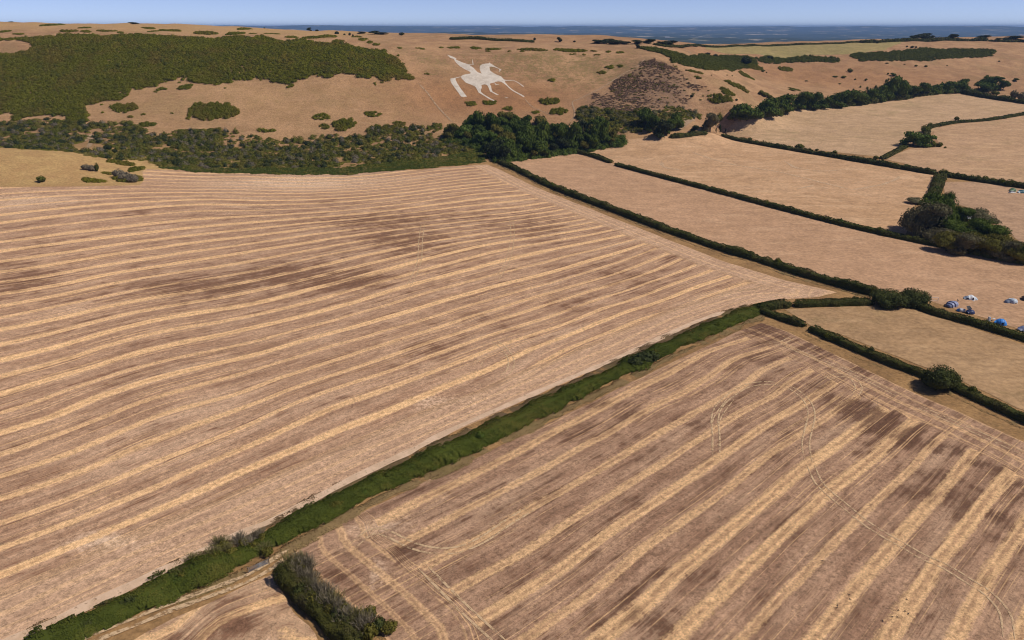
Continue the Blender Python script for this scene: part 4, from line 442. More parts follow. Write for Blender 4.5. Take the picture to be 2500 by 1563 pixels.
def lowland_mat():
    b = NB('wooded_lowland'); P = b.pos()
    cell = b.vor(b.mapping(P, .1, (1.0, .4, 1)), .006, out='Color'); sep = b.n.new('ShaderNodeSeparateColor'); b.L(cell, sep.inputs[0])
    wood = b.noise(P, .0013, 5, .65); n3 = b.noise(P, .006, 3)
    fld = b.mix(sep.outputs[0], (.26, .22, .13), (.06, .08, .035))
    fld = b.mix(b.sstep(sep.outputs[1], .72, .78), fld, (.42, .35, .25))
    c = b.mix(b.sstep(b.math('ADD', wood, b.math('MULTIPLY_ADD', n3, .2, -.1)), .555, .60), (.026, .040, .020), fld)
    return b.col(c)
me = np_mesh('lowland', np.stack([LX, LY, LZ], -1).reshape(-1, 3), F2, smooth=True)
tag(link('lowland', me, lowland_mat()), 'far wooded lowland fading to blue', kind='structure')

# ------------------------------------------------------------------ foliage builders
def cards(C, N, size, aspect=.62):
    n = len(C); N = N+rng.normal(0, .55, (n, 3)); N /= np.linalg.norm(N, axis=1, keepdims=True)+1e-9
    R = rng.normal(0, 1, (n, 3)); T = np.cross(N, R); T /= np.linalg.norm(T, axis=1, keepdims=True)+1e-9; B = np.cross(N, T)
    s = np.broadcast_to(size, (n,))*rng.uniform(.65, 1.35, n); s = s[:, None]
    V = np.stack([C-T*s*.5, C-B*s*aspect*.5+N*s*.1, C+T*s*.5, C+B*s*aspect*.5+N*s*.1], 1).reshape(-1, 3)
    return V, np.arange(n*4).reshape(n, 4)
def join(parts):
    Vs, Fs, ts, o = [], {}, {}, 0
    for V, F, t in parts:
        Vs.append(V); k = F.shape[1]; Fs.setdefault(k, []).append(F+o); ts.setdefault(k, []).append(t); o += len(V)
    ks = sorted(Fs); return np.concatenate(Vs), [np.concatenate(Fs[k]) for k in ks], np.concatenate([np.concatenate(ts[k]) for k in ks])
_ico = {}
def ico(sub):
    if sub not in _ico:
        bm = bmesh.new(); bmesh.ops.create_icosphere(bm, subdivisions=sub, radius=1)
        _ico[sub] = (np.array([v.co[:] for v in bm.verts]), np.array([[v.index for v in f.verts] for f in bm.faces])); bm.free()
    return _ico[sub]
def sphere_pts(n, zmin=-.5):
    z = rng.uniform(zmin, 1, n); a = rng.uniform(0, 2*np.pi, n); r = np.sqrt(1-z*z); return np.stack([r*np.cos(a), r*np.sin(a), z], -1)
def crown(lobes, ncard, csize, zmin=-.35, core=.8):
    parts = []; iv, jf = ico(1)
    ar = np.array([l[3]*l[3] for l in lobes]); cnt = np.maximum(4, (ncard*ar/ar.sum()).astype(int))
    for (x, y, z, r, rz), n in zip(lobes, cnt):
        lt = rng.uniform(0, 1); d = sphere_pts(n, zmin); rr = rng.uniform(.82, 1.12, (n, 1))
        C = d*rr*np.array([r, r, rz])+np.array([x, y, z]); V, F = cards(C, d, csize)
        parts.append((V, F, np.clip(lt*.6+rng.uniform(0, .4, n)+d[:, 2]*.08, 0, 1)))
        cv = iv*core*np.array([r, r, rz])*rng.uniform(.85, 1.1, (len(iv), 1))+np.array([x, y, z]); parts.append((cv, jf, np.full(len(jf), lt*.5)))
    return join(parts)
def tube(path, radii, sides=6):
    p = np.asarray(path, float); t = np.gradient(p, axis=0); t /= np.linalg.norm(t, axis=1, keepdims=True); V = []
    for i in range(len(p)):
        a = np.cross(t[i], (0.31, .77, .2)); a /= np.linalg.norm(a); b2 = np.cross(t[i], a)
        for k in range(sides):
            an = 2*np.pi*k/sides; V.append(p[i]+(a*np.cos(an)+b2*np.sin(an))*radii[i])
    F = [[i*sides+k, i*sides+(k+1) % sides, (i+1)*sides+(k+1) % sides, (i+1)*sides+k] for i in range(len(p)-1) for k in range(sides)]
    return np.array(V), np.array(F)
# unit trees: crown reaches radius 1 sideways and height 1; scaled per tree
def unit_tree(n_lobes, ncard, csize, low=.16, bare=False):
    lobes = [(0, 0, .52, .64, .42)]
    for i in range(n_lobes):
        a = i*2.4+rng.uniform(-.5, .5); rr = rng.uniform(.42, .66); z = low+(.86-low)*((i*.618) % 1); r = rng.uniform(.30, .44)*(1.1-.35*abs(z-.45))
        rr *= 1-.7*max(0, z-.6); lobes.append((rr*math.cos(a), rr*math.sin(a), z, r, r*.44))
    V, F, t = crown(lobes, ncard, csize, core=.62 if bare else .8)
    cm = np_mesh('crown', V, F, t)
    tv = [tube([(0, 0, -.03), (.01, .01, .15), (0, .02, .34), (.02, 0, .6)], [.075, .055, .045, .02])]
    for l in lobes[1:6]: tv.append(tube([(0, .01, .28), (l[0]*.5, l[1]*.5, .28+(l[2]-.28)*.6), (l[0]*.9, l[1]*.9, l[2])], [.035, .024, .01], 5))
    V, F, t = join([(a, b, np.zeros(len(b))) for a, b in tv]); return cm, np_mesh('trunk', V, F, t)
def unit_bush(n_lobes, ncard, csize):
    lobes = [(0, 0, .38, .66, .56)]
    for i in range(n_lobes):
        a = i*2.4+rng.uniform(-.4, .4); rr = rng.uniform(.4, .68); r = rng.uniform(.28, .42); lobes.append((rr*math.cos(a), rr*math.sin(a), rng.uniform(.2, .5), r, r*.95))
    V, F, t = crown(lobes, ncard, csize, zmin=-.2); return np_mesh('foliage', V, F, t)
def twig_bush(n, r0):                    # bare, grey-brown twiggy shrub: fans of thin branches
    parts = []
    for i in range(n):
        a = rng.uniform(0, 2*np.pi); b2 = rng.uniform(.15, 1.25); L = rng.uniform(.7, 1.05); d = np.array([math.cos(a)*math.sin(b2), math.sin(a)*math.sin(b2), math.cos(b2)])
        s = rng.uniform(-.3, .3, 3)*np.array([1, 1, 0]); e = s+d*L; m = (s+e)/2+rng.normal(0, .08, 3)
        w = np.cross(d, rng.normal(0, 1, 3)); w /= np.linalg.norm(w); w *= r0
        parts.append((np.array([s-w, s+w, m+w*.8, m-w*.8, e+w*.35, e-w*.35]), np.array([[0, 1, 2, 3], [3, 2, 4, 5]]), np.full(2, rng.uniform(0, 1))))
        for k in range(3):
            q = m+(e-m)*rng.uniform(0, .8); d2 = d+rng.normal(0, .55, 3); e2 = q+d2/np.linalg.norm(d2)*L*.35
            parts.append((np.array([q-w*.6, q+w*.6, e2+w*.25, e2-w*.25]), np.array([[0, 1, 2, 3]]), np.full(1, rng.uniform(0, 1))))
    V, F, t = join(parts); V[:, 2] = np.maximum(V[:, 2], -.02); return np_mesh('twigs', V, F, t)
print('foliage meshes')
M_bark = plain('bark', (.10, .08, .065), .9)
FOL = {'mid': foliage('leaves_mid', (.048, .074, .014), (.130, .172, .030)), 'bright': foliage('leaves_bright', (.062, .100, .018), (.150, .205, .042)),
       'dark': foliage('leaves_dark', (.026, .036, .016), (.070, .084, .030)), 'olive': foliage('leaves_olive', (.095, .09, .018), (.215, .188, .042)),
       'bare': foliage('leaves_grey_brown', (.105, .098, .050), (.235, .205, .115)), 'sky': foliage('leaves_skyline', (.026, .034, .018), (.065, .075, .034)),
       'near': foliage('leaves_hedgerow', (.040, .052, .018), (.115, .125, .036)), 'bush': foliage('leaves_bush', (.066, .076, .014), (.165, .170, .028)),
       'grey': foliage('leaves_grey', (.13, .112, .078), (.28, .235, .17)), 'gorse': foliage('gorse', (.100, .108, .010), (.245, .230, .024), (.21, .145, .035), .6, nscale=.05)}
TREES = [unit_tree(13, 1100, .15) for _ in range(5)]; TREES_HI = [unit_tree(18, 5200, .066) for _ in range(3)]
BUSHES = [unit_bush(6, 420, .19) for _ in range(5)]; TWIGS = [twig_bush(150, .02) for _ in range(3)]; BUSH_HI = [unit_bush(10, 4200, .075) for _ in range(3)]
_mcache = {}
def with_mat(me, mat):
    k = (me.name, mat.name)
    if k not in _mcache:
        c = me.copy(); c.materials.clear(); c.materials.append(mat); _mcache[k] = c
    return _mcache[k]
for a, b2 in TREES+TREES_HI: b2.materials.append(M_bark)
def place_tree(x, y, hw, h, kind, label, group=None, hi=False, name='tree', cat='tree', dome=False):
    cr, tr = random.choice(TREES_HI if hi else TREES)
    if dome: cr = random.choice(BUSH_HI)
    z = float(HS(x, y))-.1
    o = bpy.data.objects.new(name, None); COL.objects.link(o); o.empty_display_size = 1
    o.location = (x, y, z); o.scale = (hw*1.2, hw*1.2, h*1.05); o.rotation_euler = (0, 0, random.uniform(0, 6.28))
    link('crown', with_mat(cr, FOL[kind]), None, o); link('trunk', tr, None, o)
    return tag(o, label, cat, group)
def place_bush(x, y, hw, h, kind, label, group=None, name='bush', cat='bush'):
    o = link(name, with_mat(random.choice(BUSHES), FOL[kind])); o.location = (x, y, float(HS(x, y))-.1)
    o.scale = (hw*1.05, hw*random.uniform(.85, 1.1), h*1.05); o.rotation_euler = (0, 0, random.uniform(0, 6.28)); return tag(o, label, cat, group)

# ------------------------------------------------------------------ scrub carpets: thousands of small domes in one mass
def domes(px, py, r, h, csize, per=1.0, lift=-.1, core=True):
    z = HS(px, py)+lift; parts = []; iv, jf = ico(1); iv = iv.copy(); n = len(px)
    ncard = np.maximum(5, (per*2.6*np.pi*r*r/(csize*csize*.62)).astype(int)); idx = np.repeat(np.arange(n), ncard); d = sphere_pts(len(idx), .0)
    rr = rng.uniform(.88, 1.15, (len(idx), 1)); S = np.stack([r, r, h], -1)
    C = d*rr*S[idx]+np.stack([px, py, z], -1)[idx]; bt = rng.uniform(0, 1, n)
    Nn = d/np.maximum(S[idx], .2); Nn /= np.linalg.norm(Nn, axis=1, keepdims=True); V, F = cards(C, Nn, csize)
    parts.append((V, F, np.clip(bt[idx]*.5+rng.uniform(0, .5, len(idx)), 0, 1)))
    if core:
        up = iv[:, 2] > -.3; cv = (iv[None]*(S*.86)[:, None]+np.stack([px, py, z], -1)[:, None]).reshape(-1, 3)
        keep = jf[(iv[jf][:, :, 2].mean(1) > -.2)]; cf = (keep[None]+(np.arange(n)*len(iv))[:, None, None]).reshape(-1, 3)
        parts.append((cv, cf, np.repeat(bt*.5, len(keep))))
    return join(parts)
def scatter(poly, spacing, holes=(), jit=.45, rag=5.0, rs=9.0):
    p = np.asarray(poly); lo, hi = p.min(0)-rag, p.max(0)+rag; xs, ys = np.meshgrid(np.arange(lo[0], hi[0], spacing), np.arange(lo[1], hi[1], spacing))
    xs = xs.ravel()+rng.uniform(-jit, jit, xs.size)*spacing; ys = ys.ravel()+rng.uniform(-jit, jit, ys.size)*spacing
    k = inpoly(poly, xs+(vnoise(xs, ys, rs, 8)-.5)*rag, ys+(vnoise(xs, ys, rs, 9)-.5)*rag)
    for hpoly in holes: k &= ~inpoly(hpoly, xs, ys)
    return xs[k], ys[k]
def carpet(name, poly, spacing, r, h, csize, mat, label, holes=(), per=1.0, density=1.0, rag=5.0, rs=9.0):
    x, y = scatter(poly, spacing, holes, rag=rag, rs=rs)
    if density < 1: k = rng.uniform(0, 1, len(x)) < density*(.05+1.9*vnoise(x, y, 16, 5)**1.4); x, y = x[k], y[k]
    rr = rng.uniform(.7, 1.35, len(x))*r*(.75+.5*vnoise(x, y, 30, 7)); V, F, t = domes(x, y, rr, h*rng.uniform(.6, 1.4, len(x))*(.7+.6*vnoise(x, y, 14, 3)), csize, per)
    return tag(link(name, np_mesh(name, V, F, t), mat), label, None, kind='stuff')
print('carpets')
M_burnt = foliage('burnt_gorse', (.095, .060, .044), (.215, .138, .095), (.31, .19, .105), .85, nscale=.08, transl=0.0)
M_weed = foliage('bright_weeds', (.070, .095, .018), (.15, .17, .036), transl=.2)
M_under = foliage('undergrowth', (.115, .115, .018), (.25, .225, .04), (.28, .205, .09), .5, nscale=.07)
carpet('gorse_scrub', G_areas['gorse'], 2.6, 2.4, 1.9, .85, FOL['gorse'], 'dense dark green gorse covering the left hillside', [G_areas['gorse_gap']], rag=16, rs=13)
carpet('gorse_scrub', G_areas['gorse'], 4.2, 2.3, 2.5, .85, FOL['bush'], 'darker taller bushes scattered through the gorse hillside', [G_areas['gorse_gap']], .9, .16)
carpet('gorse_scrub', G_areas['gorse'], 4.2, 2.0, 2.2, .85, FOL['olive'], 'yellowish olive gorse scattered through the gorse hillside', [G_areas['gorse_gap']], .9, .14)
carpet('gorse_scrub', G_areas['gorse'], 5.0, 1.5, 1.2, .8, FOL['gorse'], 'stray gorse tufts fringing the gorse hillside', [G_areas['gorse_gap']], .9, .28, rag=46, rs=11)
carpet('undergrowth', G_areas['belt'], 2.6, 2.1, .8, .8, M_under, 'tangled olive undergrowth in the scrub belt below the hill', [G_areas['belt_gap']], .8, .8, rag=14)
for kd, nm, ln in (('dark', 'dark green scrub', 1), ('bush', 'mid green scrub', 2), ('olive', 'olive scrub', 3), ('grey', 'grey twiggy scrub', 4)):
    carpet('scrub', G_areas['belt'], 5.0 if kd != 'grey' else 6.5, 2.5, 2.6, .8, FOL[kd], nm+' massed in the belt below the gorse hill', [G_areas['belt_gap'], G_areas['weeds']], .8, .34)
    carpet('scrub', G_areas['belt2'], 5.0, 2.5, 2.4, .8, FOL['bare' if kd == 'grey' else kd], nm.replace('grey', 'brown')+' massed at the foot of the burnt spur', (), .8, .4)
carpet('undergrowth', G_areas['belt2'], 3.0, 2.0, 1.3, .8, M_under, 'brownish undergrowth below the burnt spur', (), .8)
carpet('weeds', G_areas['weeds'], 2.2, 1.6, .8, .6, M_weed, 'bright green weeds along the top edge of the striped stubble field')
carpet('burnt_scrub', G_areas['burnt'], 1.9, 1.35, .42, .8, M_burnt, 'burnt blackish purple scrub on the spur right of the chalk horse', (), .5, .8, rag=34, rs=26)
carpet('regrowth', G_areas['burnt'], 3.4, 1.5, .6, .8, FOL['olive'], 'olive regrowth scattered through the burnt scrub', (), .6, .3, rag=30, rs=20)
carpet('gorse_scrub', G_areas['spur_scrub'], 3.2, 2.6, 2.0, .95, FOL['bush'], 'dark scrub along the crest of the spur')
carpet('gorse_scrub', G_areas['spur_scrub2'], 3.4, 2.6, 2.0, 1.0, FOL['bush'], 'thin dark scrub strip on the far slope beyond the spur')
carpet('gorse_scrub', G_areas['far_gorse'], 3.4, 2.7, 2.2, 1.0, FOL['bush'], 'long dark gorse strip across the far right hillside')

# ------------------------------------------------------------------ single gorse patches (each one thing)
def patch_obj(x, y, rx, ry, kind, label, group, hscale=1.0):
    A = math.pi*rx*ry; n = max(2, int(A/3.0)); a = rng.uniform(0, 2*np.pi, n); q = np.sqrt(rng.uniform(0, 1, n))*.95
    q *= 1+.35*(vnoise(np.cos(a)*2+x, np.sin(a)*2+y, .9, 2)-.5)
    dx, dy = q*np.cos(a)*rx, q*np.sin(a)*ry; r = np.minimum(rng.uniform(1.3, 2.3, n), max(1.0, min(rx, ry)*.9)); h = rng.uniform(.7, 1.25, n)*hscale*(1.8 if rx > 8 else 1.2)
    V, F, t = domes(x+dx, y+dy, r, h, .75); z0 = float(HS(x, y)); V = V-np.array([x, y, z0])
    o = link('gorse_bush', np_mesh('gorse_bush', V, F, t), FOL[kind]); o.location = (x, y, z0); return tag(o, label, 'bush', group)
SL = ['broad rounded gorse patch alone on the tan slope below the gorse hillside', 'largest gorse patch on the tan slope joining the scrub belt', 'small oval gorse patch just below the gorse edge, left one of two', 'rounded gorse patch just below the gorse edge, right one of two', 'lone small gorse bush high on the tan slope near its middle']
for i, p in enumerate(G_patches_slope):
    big = p[2] > 9
    patch_obj(*p, SL[i] if i < len(SL) else ('green gorse patch on the spur right of the burnt scrub' if p[0] > 150 else 'gorse clump scattered over the slope around the chalk horse' if p[0] > -190 else 'tiny gorse clump dotted on the tan slope above the scrub belt'), None if i < len(SL) else ('gorse patches right of the burnt scrub' if p[0] > 150 else 'gorse clumps around the chalk horse' if p[0] > -190 else 'gorse clumps above the scrub belt'), 1.3 if big else 1.0)
for p, l in zip(G_patches_knoll, ['flat oval gorse patch on the golden knoll', 'wide dark green gorse patch at the right foot of the golden knoll', 'upright green gorse patch at the right corner of the knoll', 'small gorse patch in the middle of the knoll', 'low green strip of growth along the top of the knoll']): patch_obj(*p, l, None)
for p in G_patches_ridge: patch_obj(*p, 'flat dark gorse clump on the pale hilltop' if p[0] < -150 else 'flat dark gorse clump in the row above the chalk horse', 'gorse clumps on the hilltop' if p[0] < -150 else 'gorse row above the chalk horse', .8)
for p, l in zip(G_bush_knoll, ['lone round dark bush at the left of the golden knoll', 'pale grey shrub on the knoll, leftmost of the upper three', 'pale grey shrub on the knoll, middle of the upper three', 'upright green shrub on the knoll, rightmost of the upper three', 'grey-green shrub in the knoll corner, left of three', 'grey-green shrub in the knoll corner, middle of three', 'grey-green shrub in the knoll corner, right of three']): place_bush(*p, l)
for p in G_slope_bushes: place_bush(*p, 'small dark bush dotted on the brown far slope', 'bushes on the far slope')

# ------------------------------------------------------------------ scrub belt bushes
def belt(poly, n, holes, label, group, kinds):
    x, y = scatter(poly, 4.0, holes); k = rng.permutation(len(x))[:n]
    for i in k:
        cl = float(vnoise(x[i], y[i], 17, 41)); wts = [q[1]*((2.6 if cl > .55 else .5) if q[0] in ('dark', 'bush') else (.5 if cl > .55 else 1.6)) for q in kinds]
        kd = random.choices([q[0] for q in kinds], wts)[0]; r = random.uniform(1.8, 3.4)*(1.35 if kd == 'dark' else 1.0)
        place_bush(float(x[i]), float(y[i]), r, r*random.uniform(.75, 1.25), kd, (('grey twiggy ' if kd in ('grey', 'bare') else 'olive ' if kd == 'olive' else 'dark green ')+label), group)
belt(G_areas['belt'], 165, [G_areas['belt_gap'], G_areas['weeds']], 'bush in the scrub belt between gorse hill and striped stubble', 'bushes in the scrub belt', [('olive', 4), ('bush', 4), ('grey', 1.6), ('dark', 2.2), ('bare', 2)])
belt(G_areas['belt2'], 30, [], 'bush at the foot of the burnt spur', 'bushes below the spur', [('olive', 3), ('bush', 4), ('bare', 3), ('dark', 2)])

# ------------------------------------------------------------------ trees
print('trees')
KN = {'mid': 'green', 'bright': 'bright green', 'dark': 'very dark green', 'olive': 'olive green', 'bare': 'grey-brown half bare', 'sky': 'dark'}
for x, y, hw, h, k in G_wood:
    if hw < 1.3: place_tree(x, y, hw, h, k, 'slim dark columnar tree by the gap below the spur', 'columnar trees by the gap')
    elif h < 6 or y > 690: place_bush(x, y, hw, h, k if k != 'mid' else 'bush', KN[k]+' bush on the spur above the wood', 'bushes on the spur')
    elif x < 90: place_tree(x, y, hw, h, k, KN[k]+' tree in the wood below the chalk horse', 'trees of the wood below the chalk horse')
    else: place_tree(x, y, hw, h, k, KN[k]+' tree at the foot of the burnt spur', 'trees at the foot of the spur')
ORD = ['first', 'second', 'third', 'fourth', 'fifth', 'sixth', 'seventh', 'eighth', 'ninth', 'tenth', 'eleventh', 'twelfth', 'thirteenth', 'fourteenth', 'fifteenth', 'sixteenth', 'seventeenth', 'eighteenth', 'nineteenth', 'twentieth', 'twenty-first', 'twenty-second', 'twenty-third', 'twenty-fourth', 'twenty-fifth', 'twenty-sixth', 'twenty-seventh']
for i, (x, y, hw, h, k) in enumerate(sorted(G_treeline, key=lambda q: q[0]/q[1])): place_tree(x, y, hw, h, k, ORD[i]+' tree from the left in the long belt above the pale pasture', 'trees of the belt above the pale pasture')
for x, y, hw, h, k in G_clump: place_tree(x, y, hw*1.15, h*1.08, k, KN[k]+' tree in the clump at the right edge above the tents', 'trees of the clump above the tents', hi=True)
for p, l in zip(G_junction, ['broad rounded tree at the hedge junction left of the tents, left of two', 'rounded tree at the hedge junction left of the tents, right of two', 'single round tree standing in the clipped hedge at the right']):
    place_tree(*p, l, hi=True, dome=True)
for x, y, hw, h, k in G_smallclump:
    kk = 'bush' if k == 'mid' else k
    if k == 'bright': place_tree(x, y, hw, h, k, 'bright green tree in the small clump inside the pale pasture, '+('left' if hw > 9 else 'right')+' of two', 'trees of the small pasture clump')
    elif y < 560: place_bush(x, y, hw, h, kk, 'bushy tree growing out of the hedge above the right edge', 'bushes in the hedge at the right edge')
    else: place_bush(x, y, hw, h, kk, 'bush standing up from a pasture hedge at the right', 'bushes in the pasture hedges')
for x, y, hw, h, k in G_sky_trees:
    if hw > 5 or h > 4: place_tree(x, y, hw, max(h, 2.5), k, 'dark tree on the skyline of the ridge', 'trees on the skyline')
    else: place_bush(x, y, hw, max(h, 1.2), k, 'dark bush on the skyline of the ridge', 'bushes on the skyline')

wood_poly = [(-62, 655), (-40, 700), (-5, 706), (20, 690), (50, 680), (80, 672), (100, 660), (95, 642), (80, 640), (50, 632), (25, 616), (8, 596), (-4, 580), (-16, 580), (-14, 600), (-26, 625)]
carpet('undergrowth', wood_poly, 3.6, 3.0, 3.0, .95, FOL['mid'], 'dark green undergrowth beneath the wood below the chalk horse', (), .8)
x, y = scatter(wood_poly, 10.5)
for xx, yy in zip(x, y):
    if min(math.hypot(xx-p[0], yy-p[1]) for p in G_wood) > 4.5: hh = random.uniform(6, 14); kk = random.choice(['mid', 'mid', 'dark', 'olive', 'olive', 'bright' if xx < 0 else 'mid']); place_tree(float(xx), float(yy), hh*.45, hh, kk, KN[kk]+' lower tree filling the wood below the chalk horse', 'lower trees of the wood below the chalk horse')
carpet('undergrowth', G_areas['clump'], 3.2, 2.8, 3.2, .8, FOL['olive'], 'olive undergrowth beneath the tree clump above the tents', (), .9)
# ------------------------------------------------------------------ hedges
print('hedges')
def hedge(name, pts, w, h, mat, label, rough=.25, per=1.25, cmin=.26, flat=True, cat='hedge', group=None):
    p = spline(pts, 1.2); t = np.gradient(p, axis=0); t /= np.linalg.norm(t, axis=1, keepdims=True); n = np.stack([-t[:, 1], t[:, 0]], -1); m = len(p)
    wv = w*(1+rough*(vnoise(p[:, 0], p[:, 1], 7, 21)-.5)+rough*.8*(vnoise(p[:, 0], p[:, 1], 2.6, 22)-.5)); hv = h*(1+rough*1.1*(vnoise(p[:, 0], p[:, 1], 9, 23)-.5)+rough*(vnoise(p[:, 0], p[:, 1], 3, 24)-.5))
    end = np.clip(np.minimum(np.arange(m), np.arange(m)[::-1])/2.0+.45, 0, 1); wv *= end; hv *= np.sqrt(end)
    dist = np.hypot(np.hypot(p[:, 0], p[:, 1]), 100); cs = np.maximum(cmin, dist/731*.95)
    g0 = HS(p[:, 0], p[:, 1])-.15
    # cross-section angle q in (-1,1): from one foot over the top to the other
    prof = lambda q: (np.sin(q*np.pi/2)*(np.abs(np.sin(q*np.pi/2))**-.35 if False else 1), np.cos(q*np.pi/2))
    def section(q, i):
        s = np.sign(q)*np.abs(np.sin(q*np.pi/2))**.62; c = np.abs(np.cos(q*np.pi/2))**.45
        lat = s*wv[i]*.5; zz = c*hv[i]; return lat, zz
    seg = 1.2; per_len = (w+1.6*h); cnt = (per*per_len*seg/(cs*cs*.5)); cnt = rng.poisson(cnt); idx = np.repeat(np.arange(m), cnt); k = len(idx)
    q = rng.uniform(-1, 1, k); lat, zz = section(q, idx); fw = rng.uniform(-.6, .6, k)
    lump = 1+.16*(vnoise(p[idx, 0]*1.0+q*3, p[idx, 1]+q*3, 1.5, 30)-.5)*2
    C = np.stack([p[idx, 0]+n[idx, 0]*lat*lump+t[idx, 0]*fw, p[idx, 1]+n[idx, 1]*lat*lump+t[idx, 1]*fw, g0[idx]+zz*lump*rng.uniform(.93, 1.07, k)], -1)
    nl = np.sin(q*np.pi/2); N = np.stack([n[idx, 0]*nl, n[idx, 1]*nl, np.abs(np.cos(q*np.pi/2))+.15], -1)
    V, F = cards(C, N, cs[idx]*1.25); lt = vnoise(C[:, 0], C[:, 1], 2.2, 31)
    parts = [(V, F, np.clip(lt*.6+rng.uniform(0, .4, k), 0, 1))]
    qs = np.linspace(-1, 1, 9); rows = []
    for qq in qs:
        lat, zz = section(np.full(m, qq), np.arange(m)); rows.append(np.stack([p[:, 0]+n[:, 0]*lat*.86, p[:, 1]+n[:, 1]*lat*.86, g0+zz*.88], -1))
    CV = np.concatenate(rows); kk = np.arange(m-1); CF = np.concatenate([np.stack([kk+i*m, kk+1+i*m, kk+1+(i+1)*m, kk+(i+1)*m], -1) for i in range(8)]); parts.append((CV, CF, np.full(len(CF), .25)))
    e0 = np.arange(9)*m; cap = np.concatenate([np.stack([np.full(7, e0[0]+s), e0[1:8]+s, e0[2:9]+s], -1) for s in (0, m-1)]); parts[-1] = parts[-1]
    parts.append((CV, cap, np.full(len(cap), .2)))
    V, F, tt = join(parts); o0 = np.array([p[m//2, 0], p[m//2, 1], float(g0[m//2])]); o = link(name, np_mesh(name, V-o0, F, tt), mat); o.location = o0
    return tag(o, label, cat, group)
M_h1 = foliage('hedge_leaves', (.042, .052, .015), (.125, .132, .034), (.14, .11, .045), .45, nscale=.1)
M_hs = foliage('bramble_hedge', (.052, .072, .013), (.150, .172, .030), (.17, .15, .036), .7, nscale=.06, transl=.2)
M_hf = foliage('front_hedge_leaves', (.045, .050, .014), (.140, .130, .034), (.165, .135, .075), .65, nscale=.16, transl=.2)
HL = {'strip': 'broad bright green bramble hedge running diagonally between the two stubble fields', 'strip_top': 'short clipped hedge end at the top of the diagonal green hedge', 'A': 'long dark hedge along the right side of the striped stubble field', 'B1': 'short hedge piece below the wood, left of the field gap', 'B2': 'long clipped hedge between the tan strip and the golden pasture',
      'C': 'dark hedge between golden and pale pastures', 'C2': 'dark hedge running to the right edge above the far camp', 'D': 'short thick hedge from the junction down to the tree clump', 'E': 'short green hedge joining the small pasture clump', 'F': 'winding hedge curving to the right edge through pale pastures', 'G': 'tall shaggy hedge at the upper right beyond the pale pasture',
      'H': 'clipped hedge left of the two junction trees', 'J': 'short clipped hedge left of the paddock gap', 'K': 'long clipped hedge between paddock and lower right stubble', 'L': 'dark hedge in front of the tents', 'N': 'low green hedge at the foot of the spur', 'front': 'tall shaggy half bare hedge at the bottom left beside the gate',
      'sky1': 'thin dark hedge on the skyline above the chalk horse', 'sky2': 'thin dark hedge along the crest beyond the spur', 'sky3': 'thick dark hedge on the crest at the upper right', 'sky4': 'thin hedge at the right end of the far crest'}
G_hedges['T'] = ([(p[0], p[1]+2) for p in G_treeline[:22]], 11, 5.0); HL['T'] = 'thick dark understorey hedge beneath the long tree belt above the pale pasture'
for k, (pts, wd, ht) in G_hedges.items():
    mat = M_hs if k == 'strip' else M_hf if k == 'front' else M_h1
    if k not in ('strip', 'T', 'front'): wd *= .92; ht *= .88
    hedge('hedge', pts, wd, ht, mat, HL[k], rough={'strip': .6, 'T': .9, 'front': .8, 'G': .6, 'A': .35, 'C': .4, 'sky3': .6}.get(k, .22), cmin=.2 if k in ('front', 'strip') else .26)

# dry grass verges: shaggy tufts beside the hedges
M_dry = foliage('dry_grass_tufts', (.22, .15, .072), (.46, .32, .155), (.20, .16, .06), .5, nscale=.15, transl=.1); M_brn = foliage('dead_brown_grass', (.13, .088, .048), (.30, .20, .11), (.20, .17, .06), .5, nscale=.12, transl=.1)
def offset_line(pts, d):
    p = spline(pts, 4.0); t = np.gradient(p, axis=0); t /= np.linalg.norm(t, axis=1, keepdims=True); return [tuple(q) for q in p+np.stack([-t[:, 1], t[:, 0]], -1)*d]
def verge(pts, d, w, h, mat, label):
    o = hedge('grass_verge', offset_line(pts, d), w, h, mat, label, rough=1.2, per=.85, cmin=.3); o['kind'] = 'stuff'; del o['category']
verge(G_hedges['strip'][0], 5.0, 3.4, .28, M_brn, 'brown dead grass along the upper side of the diagonal hedge')
verge(G_hedges['strip'][0][3:], -5.0, 3.2, .28, M_dry, 'dry grass along the lower side of the diagonal hedge')
verge(G_hedges['K'][0], -3.4, 3.2, .14, M_dry, 'golden dry grass between the clipped hedge and lower right stubble')
verge(G_hedges['A'][0], -4.2, 3.8, .14, M_dry, 'dry grass between the striped stubble and its right hedge')
verge(G_hedges['front'][0], 3.2, 3.4, .28, M_dry, 'dry grass along the bottom left hedge')

# ------------------------------------------------------------------ chalk horse and rider cut into the slope
print('objects')
def chalk_mat():
    b = NB('weathered_chalk'); P = b.pos(); n = b.noise(P, .12, 5, .65); f = b.noise(P, .7, 4, .7)
    c = b.mix(b.sstep(n, .42, .68), (.66, .585, .50), (.53, .455, .38)); c = b.mix(b.math('MULTIPLY', b.sstep(f, .5, .75), .6), c, (.34, .265, .195))
    b.bump(f, .5, .2); return b.col(c)
M_chalk = chalk_mat()
allp = np.array([q for ps in G_chalk.values() for p in ps for q in p]); c0 = allp.mean(0); z0 = float(HS(*c0))
horse = bpy.data.objects.new('chalk_figure', None); COL.objects.link(horse); horse.location = (c0[0], c0[1], z0)
tag(horse, 'giant pale chalk figure of a horse and rider cut into the hillside', 'hill figure')
for i, (k, polys) in enumerate(G_chalk.items()):
    for j, poly in enumerate(polys):
        me, v = drape(k, poly, 1.6, .3+.03*i, .05)
        co = np.empty(len(me.vertices)*3, np.float32); me.vertices.foreach_get('co', co); co = co.reshape(-1, 3)-np.array([c0[0], c0[1], z0], np.float32); me.vertices.foreach_set('co', co.ravel())
        link(k, me, M_chalk, horse)

